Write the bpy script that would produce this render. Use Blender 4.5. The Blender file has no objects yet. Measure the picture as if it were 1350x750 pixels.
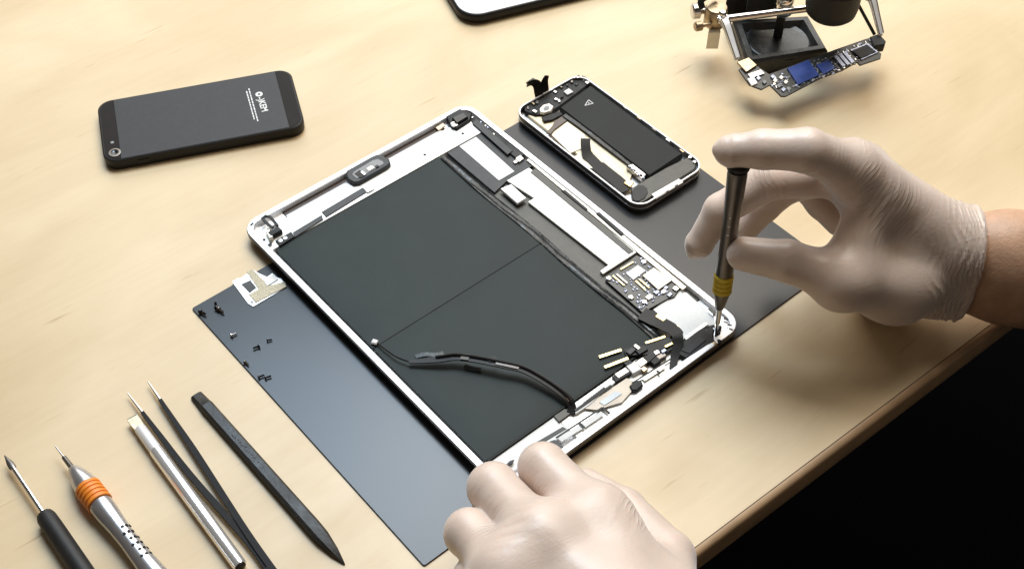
import bpy, bmesh, math, random
import numpy as np
from mathutils import Vector, Matrix

random.seed(7); rng = np.random.default_rng(7)
SC = bpy.context.scene
COL = SC.collection
MM = 0.001

# ------------------------------------------------------------------ camera
F_PX, CAM_H, PITCH, ROLL = 1717.43, 553.43, 0.849224, 0.005008     # calibrated on the A4 mat, tablet and phones
_c, _s = math.cos(PITCH), math.sin(PITCH)
FW = np.array([0, _c, -_s]); UP = np.array([0, _s, _c]); RT = np.array([1.0, 0, 0])
R2 = RT*math.cos(ROLL)+UP*math.sin(ROLL); U2 = -RT*math.sin(ROLL)+UP*math.cos(ROLL)
cd = bpy.data.cameras.new('camera'); cam = bpy.data.objects.new('camera', cd); COL.objects.link(cam)
cd.sensor_width = 36; cd.lens = F_PX/1350*36; cd.clip_start = 0.01; cd.clip_end = 50
M3 = Matrix(((R2[0], U2[0], -FW[0]), (R2[1], U2[1], -FW[1]), (R2[2], U2[2], -FW[2])))
cam.matrix_world = Matrix.Translation((0, 0, CAM_H*MM)) @ M3.to_4x4()
SC.camera = cam

def G(x, y, z=0):
    """photo pixel -> world point (mm) on the plane at height z"""
    d = FW + R2*(x-675)/F_PX - U2*(y-375)/F_PX
    return np.array([0, 0, CAM_H]) + d*(z-CAM_H)/d[2]

# ------------------------------------------------------------------ light
SC.view_settings.view_transform = 'Standard'; SC.view_settings.look = 'None'
SC.view_settings.gamma = 1; SC.view_settings.use_curve_mapping = False
SC.view_settings.exposure = 0.0
w = bpy.data.worlds.new('World'); SC.world = w; w.use_nodes = True
bg = w.node_tree.nodes['Background']; bg.inputs[0].default_value = (1.0, 0.87, 0.72, 1); bg.inputs[1].default_value = 0.10

def area(name, loc, target, size, sizey, power, col):
    l = bpy.data.lights.new(name, 'AREA'); l.shape = 'RECTANGLE'; l.size = size; l.size_y = sizey
    l.energy = power; l.color = col
    o = bpy.data.objects.new(name, l); COL.objects.link(o); o.location = loc
    o.rotation_euler = (Vector(target)-Vector(loc)).to_track_quat('-Z', 'Y').to_euler()
    return o
area('workshop_key_lamp', (0.24, 1.24, 1.40), (-0.05, 0.55, 0), 1.0, 0.9, 23, (1.0, 0.91, 0.78))
area('ceiling_panel', (-0.26, 1.36, 1.55), (-0.10, 0.50, 0), 0.65, 0.6, 20, (0.60, 0.80, 1.0))
area('back_window', (-0.2, 2.9, 1.35), (0, 0.6, 0), 2.6, 1.3, 42, (1.0, 0.97, 0.92))

# ------------------------------------------------------------------ materials
def mat(name, col, rough=0.5, metal=0.0, spec=0.5, noise=None, bump=None, coat=0, sss=0, sssr=(0.004, 0.002, 0.0015), rvar=0, aniso=None):
    m = bpy.data.materials.new(name); m.use_nodes = True; nt = m.node_tree; N = nt.nodes
    b = N['Principled BSDF']
    b.inputs['Base Color'].default_value = (*col, 1); b.inputs['Roughness'].default_value = rough
    b.inputs['Metallic'].default_value = metal; b.inputs['Specular IOR Level'].default_value = spec
    b.inputs['Coat Weight'].default_value = coat
    if sss:
        b.inputs['Subsurface Weight'].default_value = sss
        b.inputs['Subsurface Radius'].default_value = sssr
        b.inputs['Subsurface Scale'].default_value = 1.0
    tc = N.new('ShaderNodeTexCoord')
    if noise:                                                  # (scale, amount) colour mottling
        n = N.new('ShaderNodeTexNoise'); n.inputs['Scale'].default_value = noise[0]; n.inputs['Detail'].default_value = 5
        nt.links.new(tc.outputs['Object'], n.inputs['Vector'])
        r = N.new('ShaderNodeValToRGB')
        a = noise[1]
        r.color_ramp.elements[0].position = 0.3; r.color_ramp.elements[1].position = 0.7
        r.color_ramp.elements[0].color = (*[max(0, c*(1-a)) for c in col], 1)
        r.color_ramp.elements[1].color = (*[min(1, c*(1+a)) for c in col], 1)
        nt.links.new(n.outputs['Fac'], r.inputs[0]); nt.links.new(r.outputs[0], b.inputs['Base Color'])
    if rvar:
        n = N.new('ShaderNodeTexNoise'); n.inputs['Scale'].default_value = 90; n.inputs['Detail'].default_value = 6
        nt.links.new(tc.outputs['Object'], n.inputs['Vector'])
        mr = N.new('ShaderNodeMapRange'); mr.inputs['From Min'].default_value = .3; mr.inputs['From Max'].default_value = .7
        mr.inputs['To Min'].default_value = max(0.02, rough-rvar); mr.inputs['To Max'].default_value = rough+rvar
        nt.links.new(n.outputs['Fac'], mr.inputs['Value']); nt.links.new(mr.outputs[0], b.inputs['Roughness'])
    if bump:                                                   # (scale, strength, distance)
        n = N.new('ShaderNodeTexNoise'); n.inputs['Scale'].default_value = bump[0]; n.inputs['Detail'].default_value = 4
        nt.links.new(tc.outputs['Object'], n.inputs['Vector'])
        bp = N.new('ShaderNodeBump'); bp.inputs['Strength'].default_value = bump[1]; bp.inputs['Distance'].default_value = bump[2]
        nt.links.new(n.outputs['Fac'], bp.inputs['Height']); nt.links.new(bp.outputs[0], b.inputs['Normal'])
    return m

EDGE_A, EDGE_B = G(909, 727)[:2], G(1310, 425)[:2]
ed = (EDGE_B-EDGE_A)/np.linalg.norm(EDGE_B-EDGE_A); GRAIN = math.atan2(ed[1], ed[0])

def wood():
    m = bpy.data.materials.new('maple_laminate'); m.use_nodes = True; nt = m.node_tree; N = nt.nodes; L = nt.links
    b = N['Principled BSDF']
    tc = N.new('ShaderNodeTexCoord')
    def mapping(sx, sy):
        mp = N.new('ShaderNodeMapping'); mp.vector_type = 'TEXTURE'
        mp.inputs['Rotation'].default_value = (0, 0, GRAIN); mp.inputs['Scale'].default_value = (1/sx, 1/sy, 1/30)
        L.new(tc.outputs['Object'], mp.inputs['Vector']); return mp
    def noise(mp, sc, det, dist=0):
        n = N.new('ShaderNodeTexNoise'); n.inputs['Scale'].default_value = sc; n.inputs['Detail'].default_value = det
        n.inputs['Distortion'].default_value = dist; L.new(mp.outputs[0], n.inputs['Vector']); return n
    def ramp(src, p0, c0, p1, c1):
        r = N.new('ShaderNodeValToRGB'); r.color_ramp.elements[0].position = p0; r.color_ramp.elements[0].color = c0
        r.color_ramp.elements[1].position = p1; r.color_ramp.elements[1].color = c1; L.new(src, r.inputs[0]); return r
    broad = noise(mapping(5, 11), 1.0, 6, 1.2)
    base = ramp(broad.outputs['Fac'], .32, (.575, .432, .25, 1), .68, (.69, .548, .35, 1))
    grain = noise(mapping(14, 240), 1.0, 5, 0.3)
    gr = ramp(grain.outputs['Fac'], .35, (.975, .968, .955, 1), .62, (1, 1, 1, 1))
    mix = N.new('ShaderNodeMix'); mix.data_type = 'RGBA'; mix.blend_type = 'MULTIPLY'; mix.inputs[0].default_value = 1
    L.new(base.outputs[0], mix.inputs[6]); L.new(gr.outputs[0], mix.inputs[7])
    fl = noise(mapping(26, 330), 1.0, 2, 0)                    # short dark mineral streaks
    fr = ramp(fl.outputs['Fac'], .69, (1, 1, 1, 1), .79, (.76, .68, .57, 1))
    mix2 = N.new('ShaderNodeMix'); mix2.data_type = 'RGBA'; mix2.blend_type = 'MULTIPLY'; mix2.inputs[0].default_value = 1
    L.new(mix.outputs[2], mix2.inputs[6]); L.new(fr.outputs[0], mix2.inputs[7])
    L.new(mix2.outputs[2], b.inputs['Base Color'])
    rn = noise(mapping(40, 60), 1.0, 4)
    mr = N.new('ShaderNodeMapRange'); mr.inputs['To Min'].default_value = .34; mr.inputs['To Max'].default_value = .50
    L.new(rn.outputs['Fac'], mr.inputs['Value']); L.new(mr.outputs[0], b.inputs['Roughness'])
    bp = N.new('ShaderNodeBump'); bp.inputs['Strength'].default_value = .10; bp.inputs['Distance'].default_value = .0004
    L.new(grain.outputs['Fac'], bp.inputs['Height']); L.new(bp.outputs[0], b.inputs['Normal'])
    return m

WOOD = wood()
EDGEWOOD = mat('edge_band_wood', (.46, .30, .17), .42, noise=(60, .18))
SEAM = mat('seam_glue', (.12, .07, .035), .6)
FLOOR = mat('dark_floor', (.004, .0045, .006), .9, spec=.1, noise=(3, .3))
MATBLK = mat('mat_plastic', (.033, .034, .037), .25, spec=.30, noise=(25, .05), bump=(1400, .04, .0002))
ALU = mat('bead_blasted_aluminium', (.88, .88, .89), .38, .35, noise=(120, .03), rvar=.06)
WHITEPL = mat('white_shield', (.84, .83, .79), .38, .25, noise=(180, .05))
TANSH = mat('tin_shield', (.72, .67, .58), .36, .5, noise=(150, .08))
SHELL = mat('dark_shell', (.055, .045, .042), .3, .6, noise=(100, .1))
BATT = mat('battery_wrap', (.016, .024, .023), .48, spec=.14, noise=(60, .08))
TAPE = mat('black_tape', (.018, .020, .021), .27, spec=.35, bump=(160, .5, .002), rvar=.08)
BLK = mat('black_plastic', (.012, .012, .012), .5, spec=.25, noise=(200, .3), rvar=.08)
BLKG = mat('black_gloss', (.010, .009, .009), .14, noise=(100, .2))
DGREY = mat('dark_grey_plastic', (.045, .047, .049), .45, spec=.25, noise=(150, .15))
GREYP = mat('grey_plastic', (.20, .20, .20), .45, noise=(150, .1))
FLEX = mat('black_flex', (.009, .008, .0075), .4, spec=.18, noise=(150, .3))
FLEXB = mat('brown_flex', (.06, .035, .022), .3, noise=(150, .2))
BATT2 = mat('phone_battery_wrap', (.013, .015, .014), .5, spec=.14, noise=(60, .1))
PADG = mat('pale_grey_pad', (.60, .60, .60), .5, noise=(200, .08))
OLIVE = mat('olive_adhesive', (.055, .050, .038), .5, noise=(200, .2))
GOLD = mat('gold_contacts', (.83, .62, .28), .3, .9, noise=(400, .08))
PCB = mat('black_circuit_board', (.018, .019, .018), .35, noise=(700, .5))
CHROME = mat('chrome', (.82, .80, .78), .10, 1, rvar=.04)
STEEL = mat('steel', (.62, .60, .58), .25, 1, rvar=.08)
BRASS = mat('aged_brass', (.42, .33, .22), .38, .9, noise=(150, .25))
GUN = mat('gunmetal_handle', (.16, .145, .13), .34, .8, noise=(200, .1))
SATIN = mat('satin_silver_handle', (.52, .51, .52), .3, .85, noise=(200, .08))
SATW = mat('pale_ferrule', (.78, .77, .76), .4, .35)
ORANGE = mat('orange_ring', (.80, .24, .02), .5, noise=(200, .1))
YELLOW = mat('yellow_ring', (.58, .42, .015), .5, noise=(200, .12))
RUBBER = mat('black_rubber', (.014, .013, .013), .55, spec=.35, noise=(200, .2), bump=(900, .1, .0004))
SLATE = mat('slate_anodised', (.034, .034, .037), .48, .0, spec=.22, noise=(300, .08), bump=(2500, .05, .0002))
PHBLK = mat('phone_glass', (.011, .008, .007), .35, spec=.08, noise=(100, .2))
SHELL2 = mat('grey_phone_shell', (.15, .14, .13), .35, .6, noise=(200, .15))
PHEDGE = mat('phone_frame', (.014, .013, .012), .38, .0, spec=.25, noise=(200, .1))
PRINT = mat('white_print', (.75, .75, .74), .6, noise=(900, .05))
CREAM = mat('cream_shield', (.74, .64, .45), .42, .15, noise=(90, .15), bump=(80, .3, .002))
CREAM2 = mat('pale_cream_shield', (.78, .70, .54), .45, .1, noise=(140, .12), bump=(120, .3, .001))
BLUECH = mat('blue_chip_resin', (.045, .075, .25), .24, .2, noise=(120, .25), rvar=.08)
SILV = mat('solder_silver', (.33, .36, .47), .38, .5, noise=(900, .35))
WHITEBK = mat('white_device_face', (.78, .77, .80), .3, noise=(30, .03))
CLEAR = mat('pale_blue_film', (.40, .48, .56), .2, noise=(90, .12))
FILM = mat('brown_film', (.50, .42, .33), .3, noise=(100, .18))
TANM = mat('tan_mesh', (.30, .26, .18), .5, .4, noise=(1400, .45))
CAST = mat('cast_iron', (.020, .020, .019), .42, noise=(120, .4), bump=(250, .35, .001))
SKIN = mat('skin', (.52, .31, .195), .48, noise=(90, .14), bump=(700, .35, .0006), sss=.25)

def glove_mat(folds=()):
    m = mat('latex_glove', (.655, .525, .445), .40, noise=(38, .07), sss=.28, sssr=(.006, .003, .002), coat=.12)
    nt = m.node_tree; N = nt.nodes; L = nt.links; b = N['Principled BSDF']; b.inputs['Coat Roughness'].default_value = .3; b.inputs['Sheen Weight'].default_value = .45; b.inputs['Sheen Roughness'].default_value = .4; b.inputs['Sheen Tint'].default_value = (.92, .93, 1, 1)
    tc = N.new('ShaderNodeTexCoord')
    n1 = N.new('ShaderNodeTexNoise'); n1.inputs['Scale'].default_value = 700; n1.inputs['Detail'].default_value = 3
    mp = N.new('ShaderNodeMapping'); mp.vector_type = 'TEXTURE'; mp.inputs['Rotation'].default_value = (.3, .5, .7); mp.inputs['Scale'].default_value = (1, .22, .5)
    n2 = N.new('ShaderNodeTexNoise'); n2.inputs['Scale'].default_value = 75; n2.inputs['Detail'].default_value = 4; n2.inputs['Distortion'].default_value = 1.2
    L.new(tc.outputs['Object'], n1.inputs['Vector']); L.new(tc.outputs['Object'], mp.inputs['Vector']); L.new(mp.outputs[0], n2.inputs['Vector'])
    b1 = N.new('ShaderNodeBump'); b1.inputs['Strength'].default_value = .12; b1.inputs['Distance'].default_value = .0005
    b2 = N.new('ShaderNodeBump'); b2.inputs['Strength'].default_value = .10; b2.inputs['Distance'].default_value = .0012
    L.new(n1.outputs['Fac'], b1.inputs['Height']); L.new(n2.outputs['Fac'], b2.inputs['Height']); L.new(b1.outputs[0], b2.inputs['Normal']); L.new(b2.outputs[0], b.inputs['Normal'])
    hsum = None
    def math_(op, x, y=None, z=None):
        q = N.new('ShaderNodeMath'); q.operation = op
        for k, v in enumerate((x, y, z)):
            if v is None: continue
            if isinstance(v, (int, float)): q.inputs[k].default_value = v
            else: L.new(v, q.inputs[k])
        return q.outputs[0]
    for c, axis, gap, rad, amt, seed in folds:                 # thin bunched latex folds (relief only)
        ax = np.array(axis, float); ax /= np.linalg.norm(ax)
        sub = N.new('ShaderNodeVectorMath'); sub.operation = 'SUBTRACT'; sub.inputs[1].default_value = tuple(np.array(c)*MM); L.new(tc.outputs['Object'], sub.inputs[0])
        dot = N.new('ShaderNodeVectorMath'); dot.operation = 'DOT_PRODUCT'; dot.inputs[1].default_value = tuple(ax); L.new(sub.outputs[0], dot.inputs[0])
        ln = N.new('ShaderNodeVectorMath'); ln.operation = 'LENGTH'; L.new(sub.outputs[0], ln.inputs[0])
        nz = N.new('ShaderNodeTexNoise'); nz.noise_dimensions = '4D'; nz.inputs['W'].default_value = seed; nz.inputs['Scale'].default_value = 38; nz.inputs['Detail'].default_value = 2
        L.new(tc.outputs['Object'], nz.inputs['Vector'])
        sv = math_('MULTIPLY_ADD', nz.outputs['Fac'], .012, dot.outputs['Value'])
        rid = math_('POWER', math_('SUBTRACT', 1.0, math_('ABSOLUTE', math_('SINE', math_('MULTIPLY', sv, math.pi/(gap*MM))))), 2.2)
        nm = N.new('ShaderNodeTexNoise'); nm.noise_dimensions = '4D'; nm.inputs['W'].default_value = seed+5; nm.inputs['Scale'].default_value = 70
        L.new(tc.outputs['Object'], nm.inputs['Vector'])
        msk = N.new('ShaderNodeMapRange'); msk.inputs['From Min'].default_value = .38; msk.inputs['From Max'].default_value = .62; L.new(nm.outputs['Fac'], msk.inputs['Value'])
        wn = N.new('ShaderNodeMapRange'); wn.interpolation_type = 'SMOOTHSTEP'; wn.inputs['From Min'].default_value = rad*MM; wn.inputs['From Max'].default_value = rad*MM*.45; L.new(ln.outputs['Value'], wn.inputs['Value'])
        hh = math_('MULTIPLY', math_('MULTIPLY', rid, wn.outputs[0]), math_('MULTIPLY', msk.outputs[0], amt))
        hsum = hh if hsum is None else math_('ADD', hsum, hh)
    if hsum is not None:
        b3 = N.new('ShaderNodeBump'); b3.inputs['Strength'].default_value = 1.0; b3.inputs['Distance'].default_value = .001
        L.new(hsum, b3.inputs['Height']); L.new(b2.outputs[0], b3.inputs['Normal']); L.new(b3.outputs[0], b.inputs['Normal'])
    return m

# ------------------------------------------------------------------ mesh helpers (all mm)
def area2(p):
    p = np.array(p)[:, :2]; q = np.roll(p, -1, 0); return (p[:, 0]*q[:, 1]-q[:, 0]*p[:, 1]).sum()/2
def ccw(p):
    p = [np.array(a, float)[:2] for a in p]
    return p if area2(p) > 0 else p[::-1]
def inset(poly, d):
    n = len(poly); out = []
    for i in range(n):
        a, b, c = poly[i-1], poly[i], poly[(i+1) % n]
        e1 = (b-a)/(np.linalg.norm(b-a)+1e-9); e2 = (c-b)/(np.linalg.norm(c-b)+1e-9)
        n1 = np.array([-e1[1], e1[0]]); n2 = np.array([-e2[1], e2[0]])
        m = n1+n2; L = m @ m
        out.append(b + (m*2/L if L > .35 else n1)*d)
    return out
def loft(loops, cap0=True, cap1=True, close=True):
    n = len(loops[0]); V = [tuple(p) for l in loops for p in l]; F = []
    for k in range(len(loops)-1):
        for i in range(n if close else n-1):
            j = (i+1) % n
            F.append((k*n+i, k*n+j, (k+1)*n+j, (k+1)*n+i))
    if cap0: F.append(tuple(range(n))[::-1])
    if cap1: F.append(tuple((len(loops)-1)*n+i for i in range(n)))
    return V, F
def prism(poly, z0, z1, bev=.25):
    p = ccw(poly); b = min(bev, (z1-z0)*.45)
    q = inset(p, b)
    return loft([[(x, y, z0) for x, y in p], [(x, y, z1-b) for x, y in p], [(x, y, z1) for x, y in q]])
def rrect(cx, cy, w, h, r, n=6):
    out = []
    for sx, sy, a0 in ((1, 1, 0), (-1, 1, 90), (-1, -1, 180), (1, -1, 270)):
        for k in range(n+1):
            a = math.radians(a0+90*k/n)
            out.append((cx+sx*(w/2-r)+r*math.cos(a), cy+sy*(h/2-r)+r*math.sin(a)))
    return out
def rot2(p, c, a):
    ca, sa = math.cos(a), math.sin(a)
    return [(c[0]+(x-c[0])*ca-(y-c[1])*sa, c[1]+(x-c[0])*sa+(y-c[1])*ca) for x, y in p]
def box(cx, cy, z0, z1, w, h, a=0, bev=.2):
    return prism(rot2([(cx-w/2, cy-h/2), (cx+w/2, cy-h/2), (cx+w/2, cy+h/2), (cx-w/2, cy+h/2)], (cx, cy), a), z0, z1, bev)
def frame_of(d, hint=(0, 0, 1)):
    d = np.array(d, float); d /= np.linalg.norm(d); h = np.array(hint, float)
    if abs(d @ h) > .95: h = np.array([1.0, 0, 0])
    s = np.cross(h, d); s /= np.linalg.norm(s); return d, s, np.cross(d, s)
def lathe(A, B, prof, n=24, cap=True, sq=1.0):
    A = np.array(A, float); d, s, u = frame_of(np.array(B)-A)
    loops = [[tuple(A+d*t+(s*math.cos(2*math.pi*i/n)+u*math.sin(2*math.pi*i/n)*sq)*r) for i in range(n)] for t, r in prof]
    return loft(loops, cap, cap)
def hexa(A, B, prof, n=6):
    return lathe(A, B, prof, n)
def tube(pts, r, n=8):
    pts = [np.array(p, float) for p in pts]; loops = []; rr = r if isinstance(r, (list, tuple)) else [r]*len(pts)
    for i, p in enumerate(pts):
        t = pts[min(i+1, len(pts)-1)]-pts[max(i-1, 0)]
        d, s, u = frame_of(t)
        loops.append([tuple(p+(s*math.cos(2*math.pi*k/n)+u*math.sin(2*math.pi*k/n))*rr[i]) for k in range(n)])
    return loft(loops)
def ribbon(pts, width, thick, up=(0, 0, 1)):
    pts = [np.array(p, float) for p in pts]; loops = []
    ww = width if isinstance(width, (list, tuple)) else [width]*len(pts)
    for i, p in enumerate(pts):
        t = pts[min(i+1, len(pts)-1)]-pts[max(i-1, 0)]
        d, s, u = frame_of(t, up)
        a = s*ww[i]/2; b = u*thick/2
        loops.append([tuple(p-a-b), tuple(p+a-b), tuple(p+a+b), tuple(p-a+b)])
    return loft(loops)
def smooth_path(pts, k=5):
    P = [np.array(p, float) for p in pts]; out = []
    for i in range(len(P)-1):
        p0, p1, p2, p3 = P[max(i-1, 0)], P[i], P[i+1], P[min(i+2, len(P)-1)]
        for j in range(k):
            t = j/k
            out.append(.5*((2*p1)+(-p0+p2)*t+(2*p0-5*p1+4*p2-p3)*t*t+(-p0+3*p1-3*p2+p3)*t**3))
    out.append(P[-1]); return out
def join(*gs):
    V, F = [], []
    for v, f in gs:
        o = len(V); V += list(v); F += [tuple(i+o for i in q) for q in f]
    return V, F

FR = {}                                                        # frame (location mm, rotation) of each thing
def thing(name, label, cat, loc, rz=0, group=None):
    o = bpy.data.objects.new(name, None); COL.objects.link(o); o.empty_display_size = .01
    o.location = Vector(loc)*MM; o.rotation_euler = (0, 0, rz)
    o['label'] = label; o['category'] = cat
    if group: o['group'] = group
    FR[o.name] = (np.array(loc, float), rz); return o
def root_frame(o):
    while o.parent is not None: o = o.parent
    return FR[o.name]
def part(name, geo, m, parent, world=False, smooth=35, kind=None):
    V = np.array(geo[0], float)
    if world:
        l, a = root_frame(parent); V = V-l; ca, sa = math.cos(-a), math.sin(-a)
        V = np.stack([V[:, 0]*ca-V[:, 1]*sa, V[:, 0]*sa+V[:, 1]*ca, V[:, 2]], 1)
    me = bpy.data.meshes.new(name); me.from_pydata((V*MM).tolist(), [], [list(f) for f in geo[1]]); me.update()
    bm = bmesh.new(); bm.from_mesh(me); bmesh.ops.recalc_face_normals(bm, faces=bm.faces); bm.to_mesh(me); bm.free()
    if smooth:
        me.polygons.foreach_set('use_smooth', [True]*len(me.polygons)); me.set_sharp_from_angle(angle=math.radians(smooth))
    me.materials.append(m)
    o = bpy.data.objects.new(name, me); COL.objects.link(o); o.parent = parent
    if kind: o['kind'] = kind
    return o
def solo(name, geo, m, label, cat, loc, group=None, smooth=35):
    V = np.array(geo[0], float)-np.array(loc, float)
    o = part(name, (V, geo[1]), m, None, smooth=smooth); o.location = Vector(loc)*MM
    o['label'] = label; o['category'] = cat
    if group: o['group'] = group
    FR[o.name] = (np.array(loc, float), 0); return o
def struct(name, geo, m, parent=None, smooth=35):
    o = part(name, geo, m, parent, smooth=smooth)
    if parent is None: o['kind'] = 'structure'; FR[o.name] = (np.zeros(3), 0)
    return o

# ------------------------------------------------------------------ setting: floor and table
struct('floor', prism([(-4000, -3000), (4000, -3000), (4000, 4000), (-4000, 4000)], -760, -740, 0), FLOOR)
nrm = np.array([ed[1], -ed[0]])                               # outward from the table, towards the worker
def tablepoly(off, back=1300):
    a = EDGE_A-ed*1500+nrm*off; b = EDGE_B+ed*900+nrm*off
    return [a, b, b-nrm*back, a-nrm*back]
tbl = struct('table', prism(tablepoly(-.3), -19, 0, 0), WOOD)
seam = struct('seam', prism([EDGE_A-ed*1500-nrm*.3, EDGE_B+ed*900-nrm*.3, EDGE_B+ed*900+nrm*.25, EDGE_A-ed*1500+nrm*.25], -19, -.25, 0), SEAM, tbl)
prof = [(.25, -19), (.25, 0), (1.6, -.1), (2.8, -.6), (3.6, -1.5), (4.0, -2.8), (4.1, -14), (3.7, -16.5), (2.6, -18.3), (1.2, -19)]
l0 = [(*(EDGE_A-ed*1500+nrm*a), z) for a, z in prof]; l1 = [(*(EDGE_B+ed*900+nrm*a), z) for a, z in prof]
struct('edge_band', loft([l0, l1]), EDGEWOOD, tbl)

# ------------------------------------------------------------------ work mat (A4)
MC, MA = np.array([3.16, 484.44]), 0.70938
mt = solo('work_mat', prism(rot2(rrect(MC[0], MC[1], 297, 210, 1.2, 3), MC, MA), .05, 1.0, .2), MATBLK,
          'thin black A4 mat under the opened tablet', 'mat', (MC[0], MC[1], 0))

# ------------------------------------------------------------------ the opened tablet
TC, TA = np.array([-15.72, 487.44]), 0.70814
tab = thing('tablet', 'large opened tablet without its screen, batteries and boards bare, lying on black mat', 'tablet', (TC[0], TC[1], 1.02), TA)
def T(px, py, z):
    p = G(px, py, z+1.02)[:2]-TC; c, s = math.cos(-TA), math.sin(-TA)
    return np.array([p[0]*c-p[1]*s, p[0]*s+p[1]*c])
def TP(name, m, pts, z0, z1, bev=.2, parent=None):             # polygon part from pixels
    return part(name, prism([T(x, y, z1) for x, y in pts], z0, z1, bev), m, parent or tab)
def TR_(a, b, z):                                             # tablet-aligned rectangle spanned by two pixels
    p, q = T(*a, z), T(*b, z)
    return [(min(p[0], q[0]), min(p[1], q[1])), (max(p[0], q[0]), min(p[1], q[1])), (max(p[0], q[0]), max(p[1], q[1])), (min(p[0], q[0]), max(p[1], q[1]))]
def TB(name, m, a, b, z0, z1, bev=.2, parent=None):
    return part(name, prism(TR_(a, b, z1), z0, z1, bev), m, parent or tab)
W, H, RC = 169.5, 240.0, 11.0
def lp(i, z, r=None):
    return [(x, y, z) for x, y in rrect(0, 0, W-2*i, H-2*i, max((r or RC)-i, 1.2), 7)]
part('shell', loft([lp(5.5, 0), lp(2.6, .7), lp(1.0, 2.0), lp(.25, 3.8), lp(0, 5.6), lp(0, 7.1), lp(1.2, 7.1), lp(1.2, 2.9)], True, True), SHELL, tab)
part('rim', loft([lp(1.25, 3.0), lp(1.25, 7.0), lp(.35, 7.25), lp(.35, 7.75), lp(.6, 8.0), lp(3.7, 8.0), lp(3.9, 7.8), lp(3.9, 4.2), lp(4.6, 3.9)], True, True), ALU, tab)
FZ = 3.95
# -- batteries
bl, bt, bb = T(364, 329, 7.2), T(590, 199, 7.2), T(640, 606, 7.2)
x0, x1 = bl[0], T(716, 318, 7.2)[0]-1.0
y1 = (bl[1]+bt[1])/2; y0 = bb[1]
ym = (T(502, 452, 7.2)[1]+T(714, 320, 7.2)[1])/2
def pillow(xa, xb, ya, yb, z0, z1, n=14):
    """battery pouch: slightly domed top, soft edges, faint dents"""
    V, F = [], []
    r = 1.3
    for j in range(n+1):
        for i in range(n+1):
            x = xa+(xb-xa)*i/n; y = ya+(yb-ya)*j/n
            e = min(x-xa, xb-x, y-ya, yb-y)
            z = z1-(0.55 if e < .01 else 0)+.16*math.sin(x*.09+y*.05)*math.sin(y*.11+1)*(0 if e < .01 else 1)
            V.append((x, y, z))
    for j in range(n):
        for i in range(n):
            a = j*(n+1)+i; F.append((a, a+1, a+n+2, a+n+1))
    ringi = [i for i in range(n+1)]+[j*(n+1)+n for j in range(1, n+1)]+[n*(n+1)+i for i in range(n-1, -1, -1)]+[j*(n+1) for j in range(n-1, 0, -1)]
    o = len(V); V += [(V[i][0], V[i][1], z0) for i in ringi]; m = len(ringi)
    for k in range(m): F.append((ringi[k], o+k, o+(k+1) % m, ringi[(k+1) % m]))
    return V, F
part('battery_cell', pillow(x0, x1, ym+.45, y1, FZ-.1, 7.1), BATT, tab, smooth=50)
part('battery_cell', pillow(x0, x1, y0, ym-.45, FZ-.1, 7.1), BATT, tab, smooth=50)
part('battery_seam', prism([(x0+.3, ym-.43), (x1, ym-.43), (x1, ym+.43), (x0+.3, ym+.43)], FZ, 6.3, .1), BATT2, tab)
part('battery_border', prism([(x0+1, y0-1.5), (x1, y0-1.5), (x1, y0-.15), (x0+1, y0-.15)], FZ, 6.9, .2), BATT2, tab)
# wrinkled wrap along the right of the batteries
n = 60; rows = []
for k in range(9):
    row = []
    for i in range(n+1):
        y = y0-2+(y1-y0+1)*i/n
        f = k/8
        z = 7.35-2.6*f+(.5*math.sin(f*9+i*.15)+.35*math.sin(i*.55+f*4)+.25*rng.standard_normal()*.6)*math.sin(math.pi*min(1, f+.12))
        row.append((x1-1.4+f*6.8+.5*math.sin(i*.23), y, max(z, 4.4)))
    rows.append(row)
V = [p for r in rows for p in r]; Fq = [(k*(n+1)+i, k*(n+1)+i+1, (k+1)*(n+1)+i+1, (k+1)*(n+1)+i) for k in range(8) for i in range(n)]
part('battery_wrap', (V, Fq), TAPE, tab, smooth=180)
xt = x1+5.6                                                    # start of the board bay
# -- top shelf with groove, camera bar, flex
xl = -W/2+4.0; xr = W/2-4.0; yt = H/2-4.0
gx0, gy = T(375, 281, 6)[0], (T(376, 280, 6)[1]+T(580, 166, 6)[1])/2
gx1 = T(583, 164, 6)[0]
part('top_ledge', prism([(xl, gy+2.2), (gx1, gy+2.2), (gx1, yt), (xl, yt)], FZ, 7.4, .3), ALU, tab)
part('groove', prism([(gx0, gy-2.0), (gx1, gy-2.0), (gx1, gy+2.1), (gx0, gy+2.1)], FZ+.05, 4.6, .1), FLEXB, tab)
part('groove_wall', loft([[(gx0, gy-2.1, FZ), (gx0, gy-2.1, 5.2), (gx0, gy-5.2, 6.6), (gx0, gy-5.2, FZ)], [(gx1-4, gy-2.1, FZ), (gx1-4, gy-2.1, 5.2), (gx1-4, gy-5.2, 6.6), (gx1-4, gy-5.2, FZ)]]), ALU, tab)
part('shelf', prism([(xl, y1+.7), (T(642, 166, 6.8)[0], y1+.7), (T(642, 166, 6.8)[0], gy-5.25), (xl, gy-5.25)], FZ, 6.8, .2), WHITEPL, tab)
for p in ((560, 204), (610, 176), (348, 316)):
    c = T(*p, 7.0); part('screw_hole', prism(rrect(c[0], c[1], 1.9, 1.9, .94, 4), 6.6, 7.02, .05), BLK, tab)
TP('flex_strip', DGREY, [(386, 306), (424, 283), (426, 289), (388, 313)], 6.85, 7.5)
TP('flex_strip', DGREY, [(424, 279), (478, 247), (485, 252), (430, 286)], 6.85, 7.4)
TP('flex_tab', STEEL, [(479, 248), (488, 243), (494, 249), (484, 254)], 7.42, 7.7)
TP('mic_board', BLK, [(363, 317), (384, 305), (388, 312), (369, 324)], 6.9, 7.9)
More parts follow.
